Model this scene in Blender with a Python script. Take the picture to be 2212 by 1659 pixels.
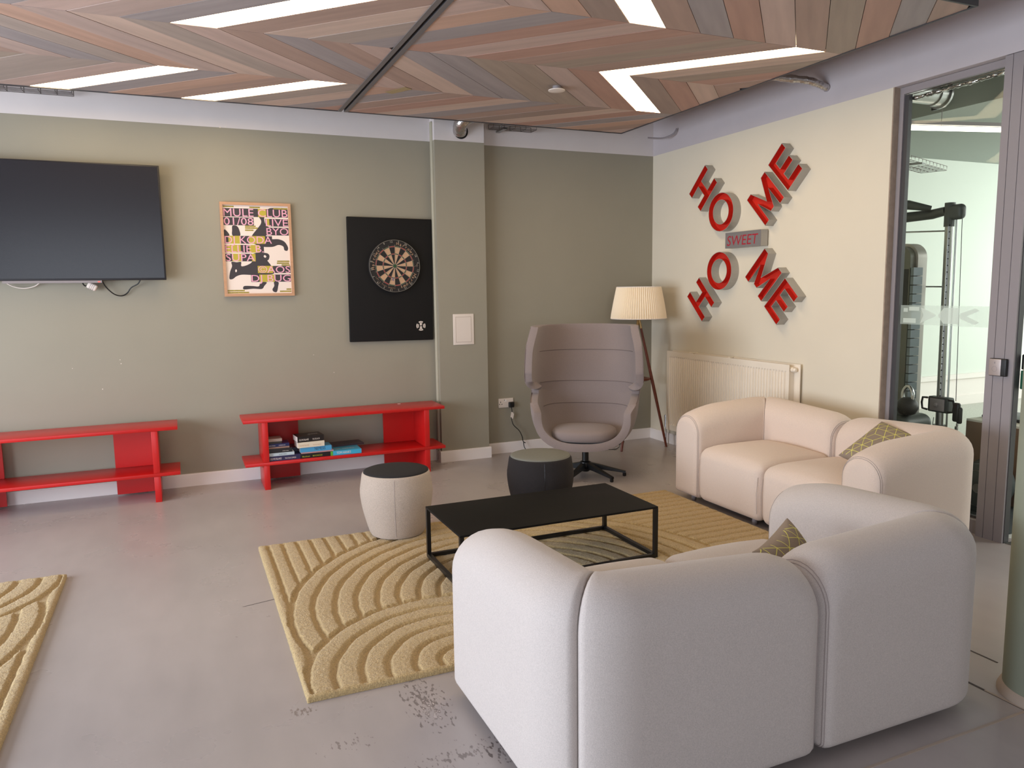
import bpy, bmesh, math, random
from math import sin, cos, pi, radians as rad, sqrt
from mathutils import Vector, Matrix
random.seed(7)
S = bpy.context.scene
COL = S.collection
for o in list(bpy.data.objects):
    bpy.data.objects.remove(o)

# ------------------------------------------------------------------ camera
CAM = (-4.4331, -6.5880, 1.5547); YAW, PITCH, ROLL, FPX = 0.41041, -0.12452, -0.013516, 1646.03
def cam_axes():
    cy, sy, cp, sp = cos(YAW), sin(YAW), cos(PITCH), sin(PITCH)
    f = Vector((sy*cp, cy*cp, sp)); r = Vector((cy, -sy, 0)); u = r.cross(f)
    c, s = cos(ROLL), sin(ROLL)
    return c*r + s*u, -s*r + c*u, f
_r, _u, _f = cam_axes()
cam_d = bpy.data.cameras.new('camera'); cam_d.sensor_width = 36; cam_d.sensor_fit = 'HORIZONTAL'
cam_d.lens = FPX/2212*36; cam_d.clip_start = .05; cam_d.clip_end = 100
cam = bpy.data.objects.new('camera', cam_d); COL.objects.link(cam)
cam.matrix_world = Matrix(((_r.x, _u.x, -_f.x, CAM[0]), (_r.y, _u.y, -_f.y, CAM[1]), (_r.z, _u.z, -_f.z, CAM[2]), (0, 0, 0, 1)))
S.camera = cam

# ------------------------------------------------------------------ world, daylight, exposure
w = bpy.data.worlds.new('world'); S.world = w; w.use_nodes = True
w.node_tree.nodes['Background'].inputs[0].default_value = (.75, .85, 1, 1)
w.node_tree.nodes['Background'].inputs[1].default_value = 1.0
S.view_settings.view_transform = 'Standard'; S.view_settings.look = 'None'
S.view_settings.gamma = 1; S.view_settings.use_curve_mapping = False
S.view_settings.exposure = 0.12
def area(name, loc, dirv, sx, sy, power, col):
    l = bpy.data.lights.new(name, 'AREA'); l.shape = 'RECTANGLE'; l.size = sx; l.size_y = sy
    l.energy = power; l.color = col
    o = bpy.data.objects.new(name, l); COL.objects.link(o); o.location = loc
    o.rotation_euler = Vector(dirv).to_track_quat('-Z', 'Y').to_euler(); return o
area('daylight_left_window', (-8.45, -3.6, 1.25), (1, 0, -.02), 5.0, 2.0, 300, (.80, .885, 1))
area('daylight_rear_window', (-5.9, -11.4, 1.6), (0, 1, -.05), 4.6, 2.2, 76, (.84, .91, 1))
area('gym_daylight', (6.6, -3.0, 1.8), (-1, .1, 0), 5.0, 2.4, 145, (.97, 1, .98))
area('gym_ceiling_light', (3.6, -5.6, 2.9), (-.1, .35, -1), 3.0, 2.0, 150, (1, 1, .96))

# ------------------------------------------------------------------ materials
def lin(c):
    return tuple(((v/255)/12.92 if v/255 <= .04045 else ((v/255+.055)/1.055)**2.4) for v in c)
def mat(name, rgb, rough=.6, metal=0, noise=0, nscale=40, bump=0, bscale=200, coat=0, emis=None, estr=0, sheen=0, spec=None, stretch=None, rotz=0, speck=None):
    m = bpy.data.materials.new(name); m.use_nodes = True; nt = m.node_tree; b = nt.nodes['Principled BSDF']
    c = lin(rgb) + (1,)
    b.inputs['Base Color'].default_value = c; b.inputs['Roughness'].default_value = rough; b.inputs['Metallic'].default_value = metal
    if coat: b.inputs['Coat Weight'].default_value = coat; b.inputs['Coat Roughness'].default_value = .15
    if sheen: b.inputs['Sheen Weight'].default_value = sheen
    if spec is not None: b.inputs['Specular IOR Level'].default_value = spec
    if emis: b.inputs['Emission Color'].default_value = lin(emis)+(1,); b.inputs['Emission Strength'].default_value = estr
    N, L = nt.nodes.new, nt.links.new
    if noise or bump:
        tc = N('ShaderNodeTexCoord'); vec = tc.outputs['Object']
        if stretch or rotz:
            mp = N('ShaderNodeMapping'); mp.vector_type = 'TEXTURE'; mp.inputs['Rotation'].default_value = (0, 0, rotz)
            mp.inputs['Scale'].default_value = stretch or (1, 1, 1); L(vec, mp.inputs[0]); vec = mp.outputs[0]
    if noise:
        n = N('ShaderNodeTexNoise'); n.inputs['Scale'].default_value = nscale; n.inputs['Detail'].default_value = 5; L(vec, n.inputs['Vector'])
        mr = N('ShaderNodeMapRange'); mr.inputs['From Min'].default_value = .25; mr.inputs['From Max'].default_value = .75
        mr.inputs['To Min'].default_value = 1-noise; mr.inputs['To Max'].default_value = 1+noise; L(n.outputs['Fac'], mr.inputs[0])
        mx = N('ShaderNodeMix'); mx.data_type = 'RGBA'; mx.blend_type = 'MULTIPLY'; mx.inputs['Factor'].default_value = 1
        mx.inputs[6].default_value = c; L(mr.outputs[0], mx.inputs[7]); L(mx.outputs[2], b.inputs['Base Color'])
    if bump:
        n2 = N('ShaderNodeTexNoise'); n2.inputs['Scale'].default_value = bscale; n2.inputs['Detail'].default_value = 3; L(vec, n2.inputs['Vector'])
        bp = N('ShaderNodeBump'); bp.inputs['Strength'].default_value = bump; bp.inputs['Distance'].default_value = .004
        L(n2.outputs['Fac'], bp.inputs['Height']); L(bp.outputs[0], b.inputs['Normal'])
    return m

M = {}
M['green'] = mat('green_paint', (153, 147, 131), .75, noise=.02, nscale=3, bump=.05, bscale=300)
M['white_wall'] = mat('white_wall_paint', (218, 210, 208), .8, noise=.03, nscale=4, bump=.05, bscale=200)
M['cream'] = mat('cream_wall_paint', (226, 216, 196), .75, noise=.015, nscale=3, bump=.04, bscale=300)
M['plaster'] = mat('bare_plaster', (168, 148, 132), .9, noise=.12, nscale=20, bump=.4, bscale=60)
M['slab'] = mat('ceiling_slab', (176, 166, 166), .9, noise=.06, nscale=2)
M['skirt'] = mat('white_skirting', (244, 236, 232), .45)
M['red'] = mat('red_lacquer', (196, 26, 24), .32, noise=.03, nscale=8)
M['black'] = mat('black_metal', (18, 18, 19), .35)
M['tabletop'] = mat('black_tabletop', (12, 11, 10), .6, spec=.2)
M['blackplastic'] = mat('black_plastic', (22, 21, 22), .4)
M['sofa'] = mat('sofa_fabric_warm_lit', (221, 202, 188), .92, noise=.11, nscale=330, bump=.25, bscale=420, sheen=.2)  # far sofa: warm lamp light put into the shared fabric colour
M['sofa_cool_lit'] = mat('sofa_fabric_cool_lit', (198, 188, 182), .92, noise=.14, nscale=330, bump=.25, bscale=420, sheen=.2)  # near sofa: same fabric, cool daylight tint put into the colour
M['sofaseam'] = mat('seam_thread', (168, 156, 152), .9)
M['chair'] = mat('grey_wool', (140, 126, 122), .95, noise=.10, nscale=300, bump=.3, bscale=420, sheen=.2)
M['chairseam'] = mat('grey_seam', (116, 103, 99), .95)
M['beigewool'] = mat('beige_wool', (184, 168, 154), .95, noise=.28, nscale=330, bump=.4, bscale=350, sheen=.15)
M['blackwool'] = mat('black_wool', (38, 34, 35), .95, noise=.2, nscale=330, bump=.4, bscale=350)
M['topwool_dark'] = mat('black_wool_top', (34, 32, 34), .95, noise=.15, nscale=330, bump=.4, bscale=350)
M['topwool_light'] = mat('grey_green_wool_top', (118, 118, 110), .95, noise=.15, nscale=330, bump=.4, bscale=350)
M['walnut'] = mat('walnut_wood', (104, 48, 28), .4, noise=.2, nscale=25, stretch=(1, 1, .1))
M['brass'] = mat('brass', (190, 160, 110), .3, metal=1)
M['shade'] = mat('pleated_cream_fabric', (250, 234, 208), .85)
M['radiator'] = mat('radiator_enamel', (244, 232, 214), .35)
M['chrome'] = mat('chrome', (200, 200, 200), .15, metal=1)
M['steel'] = mat('brushed_steel', (160, 160, 158), .32, metal=1)
M['frame'] = mat('grey_powder_coat', (150, 142, 144), .45)
M['framedark'] = mat('dark_grey_gasket', (66, 64, 66), .5)
M['letterside'] = mat('grey_metal_side', (176, 172, 166), .42, metal=.35)
M['letterred'] = mat('letter_red', (206, 44, 30), .4)
M['swred'] = mat('sweet_red', (170, 30, 52), .4)
M['boxface'] = mat('sign_box_face', (138, 134, 134), .45, metal=.3)
M['offwhite'] = mat('white_plastic', (228, 216, 206), .4)
M['darkhole'] = mat('dark_hole', (20, 18, 18), .9)
M['oak'] = mat('oak_frame', (196, 150, 116), .5, noise=.1, nscale=20, stretch=(1, 1, .1))
M['paper'] = mat('poster_paper', (240, 224, 214), .5)
M['pblack'] = mat('print_black', (62, 56, 60), .5)
M['ppink'] = mat('print_pink', (238, 172, 196), .5)
M['pyellow'] = mat('print_yellow', (190, 172, 62), .5)
M['bezel'] = mat('tv_bezel', (30, 28, 32), .3)
M['screen'] = mat('tv_screen', (28, 26, 31), .22, spec=.5)
M['tvstrip'] = mat('tv_silver_strip', (140, 130, 128), .35, metal=.5)
M['led'] = mat('red_led', (255, 40, 30), .4, emis=(255, 60, 40), estr=2)
M['board'] = mat('black_board', (17, 15, 15), .7, spec=.3, noise=.06, nscale=6)
M['dbblack'] = mat('dart_black', (34, 31, 30), .8, noise=.1, nscale=200)
M['dbcream'] = mat('dart_cream', (196, 158, 126), .9, noise=.2, nscale=260)
M['dbred'] = mat('dart_red', (160, 46, 44), .8)
M['dbgreen'] = mat('dart_green', (44, 76, 48), .8)
M['wire'] = mat('wire_silver', (178, 170, 158), .4, metal=.5)
M['print'] = mat('white_print', (226, 214, 204), .6)
M['foil'] = mat('crinkled_foil', (196, 192, 190), .22, metal=1, bump=1, bscale=55)
M['tray'] = mat('galvanised_wire', (120, 112, 108), .4, metal=.7)
M['cushion'] = mat('taupe_cushion', (148, 132, 116), .9, noise=.08, nscale=300, bump=.2, bscale=400)
M['cushline'] = mat('yellow_print', (234, 228, 120), .8)
M['gymwall'] = mat('gym_white', (226, 232, 224), .8)
M['gymceil'] = mat('gym_ceiling', (150, 156, 150), .9)
M['gymunlit'] = mat('gym_unlit_soffit', (104, 106, 102), .9)  # unlit ceiling next to the glass, its shade put into the colour
M['gymfloor'] = mat('gym_carpet', (200, 200, 192), .9, noise=.2, nscale=60)
M['rubber'] = mat('black_rubber_floor', (56, 62, 62), .7, noise=.25, nscale=120)
M['machine'] = mat('machine_grey', (70, 74, 72), .45)
M['stackplate'] = mat('weight_plate_grey', (120, 130, 136), .35, metal=.3)
M['panel'] = mat('machine_panel', (104, 104, 94), .35)
M['poster_dark'] = mat('instruction_panel', (46, 46, 44), .4)
M['ply'] = mat('brown_plywood', (112, 90, 72), .6, noise=.1, nscale=20)
M['plytop'] = mat('ply_top', (190, 186, 172), .6)
M['kettle'] = mat('kettlebell_iron', (34, 34, 34), .5)
M['light'] = mat('light_diffuser', (255, 250, 225), .5, emis=(255, 228, 184), estr=13.5)
M['gymlight'] = mat('gym_light_tube', (255, 250, 235), .5, emis=(255, 248, 230), estr=4)
M['joint'] = mat('pale_joint_filler', (176, 160, 146), .7)
M['jointdark'] = mat('dark_floor_joint', (70, 62, 60), .8)
M['colgreen'] = mat('column_green', (140, 144, 126), .75, noise=.03, nscale=5)
M['readerplate'] = mat('reader_plate', (190, 178, 174), .35, metal=.5)
M['exitgreen'] = mat('green_box', (30, 92, 66), .5)
M['rafttrim'] = mat('raft_joint_trim', (112, 106, 104), .6)

def glass_mat(name, col, t):
    m = bpy.data.materials.new(name); m.use_nodes = True; nt = m.node_tree; nt.nodes.clear()
    N, L = nt.nodes.new, nt.links.new
    out = N('ShaderNodeOutputMaterial'); tr = N('ShaderNodeBsdfTransparent'); tr.inputs[0].default_value = col + (1,)
    g = N('ShaderNodeBsdfGlossy'); g.inputs['Roughness'].default_value = .02
    fr = N('ShaderNodeFresnel'); fr.inputs[0].default_value = t
    mx = N('ShaderNodeMixShader'); L(fr.outputs[0], mx.inputs[0]); L(tr.outputs[0], mx.inputs[1]); L(g.outputs[0], mx.inputs[2]); L(mx.outputs[0], out.inputs[0])
    return m
M['glass'] = glass_mat('door_glass', (.95, .97, .955), 1.17)
def etch_mat(name, fac, col):
    m = bpy.data.materials.new(name); m.use_nodes = True; nt = m.node_tree; nt.nodes.clear()
    N, L = nt.nodes.new, nt.links.new
    out = N('ShaderNodeOutputMaterial'); tr = N('ShaderNodeBsdfTransparent'); d = N('ShaderNodeBsdfDiffuse'); d.inputs[0].default_value = lin(col)+(1,)
    tl = N('ShaderNodeBsdfTranslucent'); tl.inputs[0].default_value = lin(col)+(1,)
    a = N('ShaderNodeMixShader'); a.inputs[0].default_value = .5; L(d.outputs[0], a.inputs[1]); L(tl.outputs[0], a.inputs[2])
    mx = N('ShaderNodeMixShader'); mx.inputs[0].default_value = fac; L(tr.outputs[0], mx.inputs[1]); L(a.outputs[0], mx.inputs[2]); L(mx.outputs[0], out.inputs[0])
    return m
M['etch'] = etch_mat('etched_film', .75, (226, 232, 226)); M['etch_light'] = etch_mat('etched_film_hatched', .42, (214, 222, 214))

def floor_mat():
    m = mat('polished_concrete', (160, 150, 145), .3); nt = m.node_tree; b = nt.nodes['Principled BSDF']; N, L = nt.nodes.new, nt.links.new
    tc = N('ShaderNodeTexCoord')
    def noise(sc, det, stretch=None):
        n = N('ShaderNodeTexNoise'); n.inputs['Scale'].default_value = sc; n.inputs['Detail'].default_value = det
        if stretch:
            mp = N('ShaderNodeMapping'); mp.inputs['Scale'].default_value = stretch; L(tc.outputs['Object'], mp.inputs[0]); L(mp.outputs[0], n.inputs['Vector'])
        else: L(tc.outputs['Object'], n.inputs['Vector'])
        return n.outputs['Fac']
    r1 = N('ShaderNodeValToRGB'); L(noise(.9, 6), r1.inputs[0])
    r1.color_ramp.elements[0].position = .15; r1.color_ramp.elements[0].color = lin((158, 151, 150))+(1,)
    r1.color_ramp.elements[1].position = .85; r1.color_ramp.elements[1].color = lin((186, 176, 172))+(1,)
    # streaky wear
    r2 = N('ShaderNodeMapRange'); L(noise(3, 8, (3, 1, 1)), r2.inputs[0]); r2.inputs[1].default_value = .1; r2.inputs[2].default_value = .9; r2.inputs[3].default_value = .92; r2.inputs[4].default_value = 1.07
    mx = N('ShaderNodeMix'); mx.data_type = 'RGBA'; mx.blend_type = 'MULTIPLY'; mx.inputs[0].default_value = 1; L(r1.outputs[0], mx.inputs[6]); L(r2.outputs[0], mx.inputs[7])
    col = mx.outputs[2]
    # scuffs: (centre, radii, threshold, colour)
    scuffs = [((-3.66, -3.96), (.07, .17), .50, (78, 68, 64)), ((-3.66, -4.02), (.03, .08), .55, (214, 204, 200)), ((-3.60, -4.32), (.28, .07), .56, (84, 74, 70)),
              ((-3.50, -4.36), (.06, .06), .50, (78, 68, 66)), ((-2.75, -1.15), (.3, .15), .60, (134, 122, 114)), ((-.9, -1.3), (.5, .2), .60, (136, 126, 118)), ((-3.98, -4.10), (.1, .05), .56, (96, 84, 80)), ((-4.1, -3.82), (.05, .03), .5, (100, 84, 76))]
    for (cx, cy), (rx, ry), th, cc in scuffs:
        mp = N('ShaderNodeMapping'); mp.inputs['Location'].default_value = (-cx/rx, -cy/ry, 0); mp.inputs['Scale'].default_value = (1/rx, 1/ry, 1)
        L(tc.outputs['Object'], mp.inputs[0]); ln = N('ShaderNodeVectorMath'); ln.operation = 'LENGTH'; L(mp.outputs[0], ln.inputs[0])
        fall = N('ShaderNodeMapRange'); L(ln.outputs['Value'], fall.inputs[0]); fall.inputs[1].default_value = 1.3; fall.inputs[2].default_value = .2; fall.inputs[3].default_value = 0; fall.inputs[4].default_value = .14
        ad = N('ShaderNodeMath'); L(noise(34, 6, (2.2, .9, 1)), ad.inputs[0]); L(fall.outputs[0], ad.inputs[1])
        st = N('ShaderNodeMapRange'); L(ad.outputs[0], st.inputs[0]); st.inputs[1].default_value = th+.10; st.inputs[2].default_value = th+.15; st.inputs[3].default_value = 0; st.inputs[4].default_value = .6
        gate = N('ShaderNodeMath'); gate.operation = 'LESS_THAN'; L(ln.outputs['Value'], gate.inputs[0]); gate.inputs[1].default_value = 1.3
        ml = N('ShaderNodeMath'); ml.operation = 'MULTIPLY'; L(st.outputs[0], ml.inputs[0]); L(gate.outputs[0], ml.inputs[1])
        m2 = N('ShaderNodeMix'); m2.data_type = 'RGBA'; L(ml.outputs[0], m2.inputs[0]); L(col, m2.inputs[6]); m2.inputs[7].default_value = lin(cc)+(1,); col = m2.outputs[2]
    L(col, b.inputs['Base Color'])
    rr = N('ShaderNodeMapRange'); L(noise(2.2, 5), rr.inputs[0]); rr.inputs[3].default_value = .18; rr.inputs[4].default_value = .42; L(rr.outputs[0], b.inputs['Roughness'])
    b.inputs['Specular IOR Level'].default_value = .55
    bp = N('ShaderNodeBump'); bp.inputs['Strength'].default_value = .04; L(noise(60, 4), bp.inputs['Height']); L(bp.outputs[0], b.inputs['Normal'])
    return m
M['floor'] = floor_mat()

def rug_mat():
    m = mat('tufted_wool', (182, 157, 112), 1, noise=.30, nscale=150, bump=1, bscale=160, sheen=.2); return m
M['rug'] = rug_mat()

# ------------------------------------------------------------------ mesh builder
class MB:
    def __init__(s): s.v = []; s.f = []; s.m = []
    def quad(s, a, b, c, d, m=0): i = len(s.v); s.v += [a, b, c, d]; s.f.append((i, i+1, i+2, i+3)); s.m.append(m)
    def poly(s, pts, m=0): i = len(s.v); s.v += list(pts); s.f.append(tuple(range(i, i+len(pts)))); s.m.append(m)
    def box(s, x0, x1, y0, y1, z0, z1, m=0, T=None):
        i = len(s.v); vs = [Vector((x, y, z)) for z in (z0, z1) for y in (y0, y1) for x in (x0, x1)]
        s.v += [T @ v if T else v for v in vs]
        for f in ((0, 2, 3, 1), (4, 5, 7, 6), (0, 1, 5, 4), (2, 6, 7, 3), (0, 4, 6, 2), (1, 3, 7, 5)): s.f.append(tuple(i+k for k in f)); s.m.append(m)
        return s
    def grid(s, rows, closed=False, m=0, capa=False, capb=False):
        i = len(s.v); n = len(rows[0])
        for r in rows: s.v += [Vector(p) for p in r]
        for a in range(len(rows)-1):
            for b in range(n if closed else n-1):
                b2 = (b+1) % n; s.f.append((i+a*n+b, i+a*n+b2, i+(a+1)*n+b2, i+(a+1)*n+b)); s.m.append(m)
        if capa: s.f.append(tuple(i+k for k in range(n))[::-1]); s.m.append(m)
        if capb: s.f.append(tuple(i+(len(rows)-1)*n+k for k in range(n))); s.m.append(m)
        return s
    def tube(s, pts, r, n=10, m=0, closed=False):
        pts = [Vector(p) for p in pts]; rs = r if isinstance(r, (list, tuple)) else [r]*len(pts); rows = []
        prev = None
        for k, p in enumerate(pts):
            t = (pts[min(k+1, len(pts)-1)] - pts[max(k-1, 0)])
            if closed: t = pts[(k+1) % len(pts)] - pts[k-1]
            t.normalize()
            if prev is None: a = t.orthogonal().normalized()
            else: a = (prev - t*prev.dot(t)); a = a.normalized() if a.length > 1e-6 else t.orthogonal().normalized()
            prev = a; b = t.cross(a)
            rows.append([p + rs[k]*(cos(2*pi*q/n)*a + sin(2*pi*q/n)*b) for q in range(n)])
        if closed: rows.append(rows[0]); return s.grid(rows, True, m)
        return s.grid(rows, True, m, True, True)
    def lathe(s, prof, c=(0, 0, 0), n=32, m=0, axis='z', capa=True, capb=True):
        rows = []
        for r, z in prof:
            row = []
            for q in range(n):
                a = 2*pi*q/n; p = (r*cos(a), r*sin(a), z)
                if axis == 'y': p = (r*cos(a), z, -r*sin(a))
                if axis == 'x': p = (z, r*cos(a), r*sin(a))
                row.append(Vector(p)+Vector(c))
            rows.append(row)
        return s.grid(rows, True, m, capa, capb)
    def soft(s, c, h, r, n=4, sub=(1, 1, 1), m=0, fn=None, T=None):
        # rounded box, half sizes h, corner radius r
        th = [rad(45)*k/n for k in range(n+1)]
        ax = []
        for a in range(3):
            inner = h[a]-r; pos = [inner + r*math.tan(t) for t in th]
            mid = [-inner + 2*inner*k/sub[a] for k in range(1, sub[a])]
            ax.append(sorted(set([-p for p in pos] + mid + pos)))
        idx = {}
        def vid(p):
            k = tuple(round(x, 6) for x in p)
            if k not in idx:
                q = Vector([max(-(h[a]-r), min(h[a]-r, p[a])) for a in range(3)]); d = Vector(p)-q
                P = q + (d.normalized()*r if d.length > 1e-9 else d)
                if fn: P = fn(P)
                P = P + Vector(c)
                if T: P = T @ P
                idx[k] = len(s.v); s.v.append(P)
            return idx[k]
        for a in range(3):
            b, d = (a+1) % 3, (a+2) % 3
            for sg in (-1, 1):
                for i in range(len(ax[b])-1):
                    for j in range(len(ax[d])-1):
                        q = []
                        for (ii, jj) in ((i, j), (i+1, j), (i+1, j+1), (i, j+1)):
                            p = [0, 0, 0]; p[a] = sg*h[a]; p[b] = ax[b][ii]; p[d] = ax[d][jj]; q.append(vid(p))
                        s.f.append(tuple(q if sg > 0 else q[::-1])); s.m.append(m)
        return s
    def extrude(s, poly, z0, z1, T=None, m=0, mside=None):
        # poly: list of 2D ccw points in local xy, extruded along local z
        T = T or Matrix(); n = len(poly); i = len(s.v); mside = m if mside is None else mside
        s.v += [T @ Vector((x, y, z0)) for x, y in poly] + [T @ Vector((x, y, z1)) for x, y in poly]
        s.f.append(tuple(i+k for k in range(n))[::-1]); s.m.append(m); s.f.append(tuple(i+n+k for k in range(n))); s.m.append(m)
        for k in range(n): k2 = (k+1) % n; s.f.append((i+k, i+k2, i+n+k2, i+n+k)); s.m.append(mside)
        return s
    def mesh(s, name, mats, smooth=None):
        me = bpy.data.meshes.new(name); me.from_pydata([tuple(v) for v in s.v], [], s.f)
        for mt in (mats if isinstance(mats, (list, tuple)) else [mats]): me.materials.append(mt)
        me.polygons.foreach_set('material_index', s.m)
        bm = bmesh.new(); bm.from_mesh(me); bmesh.ops.remove_doubles(bm, verts=bm.verts, dist=1e-5)
        bmesh.ops.recalc_face_normals(bm, faces=bm.faces) if s.recalc else None
        bm.to_mesh(me); bm.free()
        if smooth is not None:
            me.polygons.foreach_set('use_smooth', [True]*len(me.polygons)); me.set_sharp_from_angle(angle=rad(smooth))
        me.update(); return me
    recalc = True
    def build(s, name, mats, parent=None, smooth=None, world=True):
        o = bpy.data.objects.new(name, s.mesh(name, mats, smooth)); COL.objects.link(o)
        if parent: par(o, parent)
        return o
def par(o, p):
    o.parent = p; o.matrix_parent_inverse = p.matrix_basis.inverted() if p.parent is None else (p.parent.matrix_basis @ Matrix()).inverted()
def tag(o, label, cat, group=None, kind=None):
    if label: o['label'] = label
    if cat: o['category'] = cat
    if group: o['group'] = group
    if kind: o['kind'] = kind
    return o
def thing(name, loc, label, cat, group=None):
    o = bpy.data.objects.new(name, None); COL.objects.link(o); o.location = loc; o.empty_display_size = .1; tag(o, label, cat, group)
    return o
def struct(name, mb, mats, smooth=None, label=None):
    o = mb.build(name, mats, None, smooth); o['kind'] = 'structure'; 
    if label: o['label'] = label
    return o
def structE(name, loc=(0, 0, 0)):
    o = bpy.data.objects.new(name, None); COL.objects.link(o); o.location = loc; o['kind'] = 'structure'; return o
def bez(pts, n=8):
    # Catmull-Rom through points
    P = [Vector(p) for p in pts]; out = []
    for k in range(len(P)-1):
        p0, p1, p2, p3 = P[max(k-1, 0)], P[k], P[k+1], P[min(k+2, len(P)-1)]
        for j in range(n):
            t = j/n; out.append(.5*((2*p1)+(-p0+p2)*t+(2*p0-5*p1+4*p2-p3)*t*t+(-p0+3*p1-3*p2+p3)*t**3))
    out.append(P[-1]); return out
# frames on the walls: local x = right as seen, local y = up, local z = out of the wall
def TB(x, z, y=0.0, rot=0): return Matrix.Translation((x, y, z)) @ Matrix(((1, 0, 0, 0), (0, 0, -1, 0), (0, 1, 0, 0), (0, 0, 0, 1))) @ Matrix.Rotation(rot, 4, 'Z')
def TR(Y, z, x=0.0, rot=0): return Matrix.Translation((x, -Y, z)) @ Matrix(((0, 0, -1, 0), (-1, 0, 0, 0), (0, 1, 0, 0), (0, 0, 0, 1))) @ Matrix.Rotation(rot, 4, 'Z')
_fc = {}
def glyphs(mb, text, size, T, m=0, align='LEFT', width=None, ext=0, shear=0, space=1, bold=0):
    key = (text, align, space, ext, shear, bold)
    if key not in _fc:
        c = bpy.data.curves.new('t', 'FONT'); c.body = text; c.size = 1; c.align_x = align; c.extrude = ext; c.shear = shear; c.space_character = space; c.offset = bold; c.resolution_u = 3
        o = bpy.data.objects.new('t', c); COL.objects.link(o); dg = bpy.context.evaluated_depsgraph_get(); me = bpy.data.meshes.new_from_object(o.evaluated_get(dg))
        _fc[key] = ([v.co.copy() for v in me.vertices], [tuple(p.vertices) for p in me.polygons])
        bpy.data.objects.remove(o); bpy.data.meshes.remove(me); bpy.data.curves.remove(c)
    vs, fs = _fc[key]
    if not vs: return
    sx = size
    if width:
        x0 = min(v.x for v in vs); x1 = max(v.x for v in vs); sx = width/(x1-x0)
    i = len(mb.v); off = min(v.x for v in vs) if width else 0
    mb.v += [T @ Vector(((v.x-off)*sx, v.y*size, v.z)) for v in vs]
    for f in fs: mb.f.append(tuple(i+k for k in f)); mb.m.append(m)

# ================================================================== SETTING
ZG = 2.842; H = 3.36
mb = MB()
mb.box(-8.6, 0.14, -11.5, 0.15, -.1, 0)
fl = struct('floor', mb, M['floor'])
mb = MB()
for (x0, x1, y0, y1) in [(-1.436, -1.428, -4.66, -3.6), (-1.69, -1.68, -4.94, -4.60)]:
    mb.box(x0, x1, y0, y1, 0, .0015)
jd = mb.build('floor_joint', M['jointdark'], fl)
mb = MB(); mb.box(-2.75, -1.68, -4.945, -4.935, 0, .002); mb.box(-1.69, -1.68, -5.0, -4.78, 0, .002)
jl = mb.build('floor_joint', M['joint'], fl)
mb = MB(); mb.quad((-4.229, -2.718, .0008), (-4.227, -2.721, .0008), (-4.06, -2.688, .0008), (-4.06, -2.684, .0008)); mb.build('floor_crack', M['jointdark'], fl)
# back wall
mb = MB(); mb.box(-8.8, .14, 0, .15, 0, ZG, 0); mb.box(-8.8, .14, 0, .15, ZG, H, 1)
wb = struct('wall_back', mb, [M['green'], M['white_wall']])
mb = MB(); mb.box(-2.318, -1.858, -.12, 0, 0, ZG-.005, 0); mb.box(-2.318, -1.858, -.12, 0, ZG-.005, H, 1)
pier = struct('wall_pier', mb, [M['green'], M['white_wall']])
mb = MB(); mb.soft((-2.322, -.055, 1.5), (.014, .02, 1.5), .012, 2); mb.build('corner_pipe', mat('pale_green_pipe', (176, 170, 150), .6), pier, 40)
# small chips and screw holes in the paint
mb = MB()
for x, z, r in [(-4.86, 1.02, .007), (-4.865, 1.05, .006), (-5.19, 1.0, .005), (-5.0, .83, .007), (-3.40, 1.02, .005), (-3.235, .86, .006), (-4.04, 2.845, .012), (-4.0, 2.85, .008)]:
    mb.lathe([(r*.55, -.001), (r*.3, -.0015)], (x, 0, z), 7, axis='y')
o = mb.build('paint_chip', M['offwhite'], wb); 
# right wall
mb = MB(); mb.box(0, .14, -2.797, 0, 0, ZG, 0); mb.box(0, .14, -2.797, 0, ZG, H+.1, 1); mb.box(0, .14, -11.5, -2.797, ZG, H+.1, 1)
mb.box(0, .14, -11.5, -4.75, 0, ZG, 0)
wr = struct('wall_right', mb, [M['cream'], mat('pale_mauve_upper_wall', (198, 189, 191), .8, noise=.03, nscale=4)])  # upper part is duller and more mauve than the other white walls
mb = MB(); rows = []
for k in range(40):
    z = ZG*k/39; rows.append([(.001, -2.7965-.002*random.random(), z), (.001+.03*0, -2.803-.003*random.random(), z), (.054, -2.803-.0015*random.random(), z), (.054, -2.7965, z)])
mb.grid(rows, True, 0, True, True); mb.build('plaster_reveal', M['plaster'], wr)
mb = MB(); mb.box(-8.8, .14, -11.5, .15, H, H+.15); struct('ceiling', mb, M['slab'])
# left and rear walls with window openings
mb = MB(); mb.box(-8.8, -8.6, -11.5, -6.2, 0, H); mb.box(-8.8, -8.6, -1.0, 0, 0, H); mb.box(-8.8, -8.6, -6.2, -1.0, 0, .25); mb.box(-8.8, -8.6, -6.2, -1.0, 2.45, H)
struct('wall_left', mb, M['white_wall'])
mb = MB(); mb.box(-8.8, -8.3, -11.7, -11.5, 0, H); mb.box(-3.5, .14, -11.7, -11.5, 0, H); mb.box(-8.3, -3.5, -11.7, -11.5, 0, .4); mb.box(-8.3, -3.5, -11.7, -11.5, 2.8, H)
struct('wall_rear', mb, M['white_wall'])
# skirting
def skirt(name, x0, x1, y0, y1):
    mb = MB(); mb.box(x0, x1, y0, y1, 0, .094)
    if x1-x0 > y1-y0: mb.box(x0, x1, y0+.004, y1, .094, .102)
    else: mb.box(x0+.004, x1, y0, y1, .094, .102)
    return struct(name, mb, M['skirt'])
skirt('baseboard_back', -8.6, -2.338, -.018, 0); skirt('baseboard_pier', -2.336, -1.842, -.138, -.12); skirt('baseboard_recess', -1.842, 0, -.018, 0)
skirt('baseboard_right', -.018, 0, -2.797, -.018); skirt('baseboard_reveal', -2.336, -2.32, -.12, -.018); skirt('baseboard_return', -1.858, -1.842, -.12, -.018)
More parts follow.
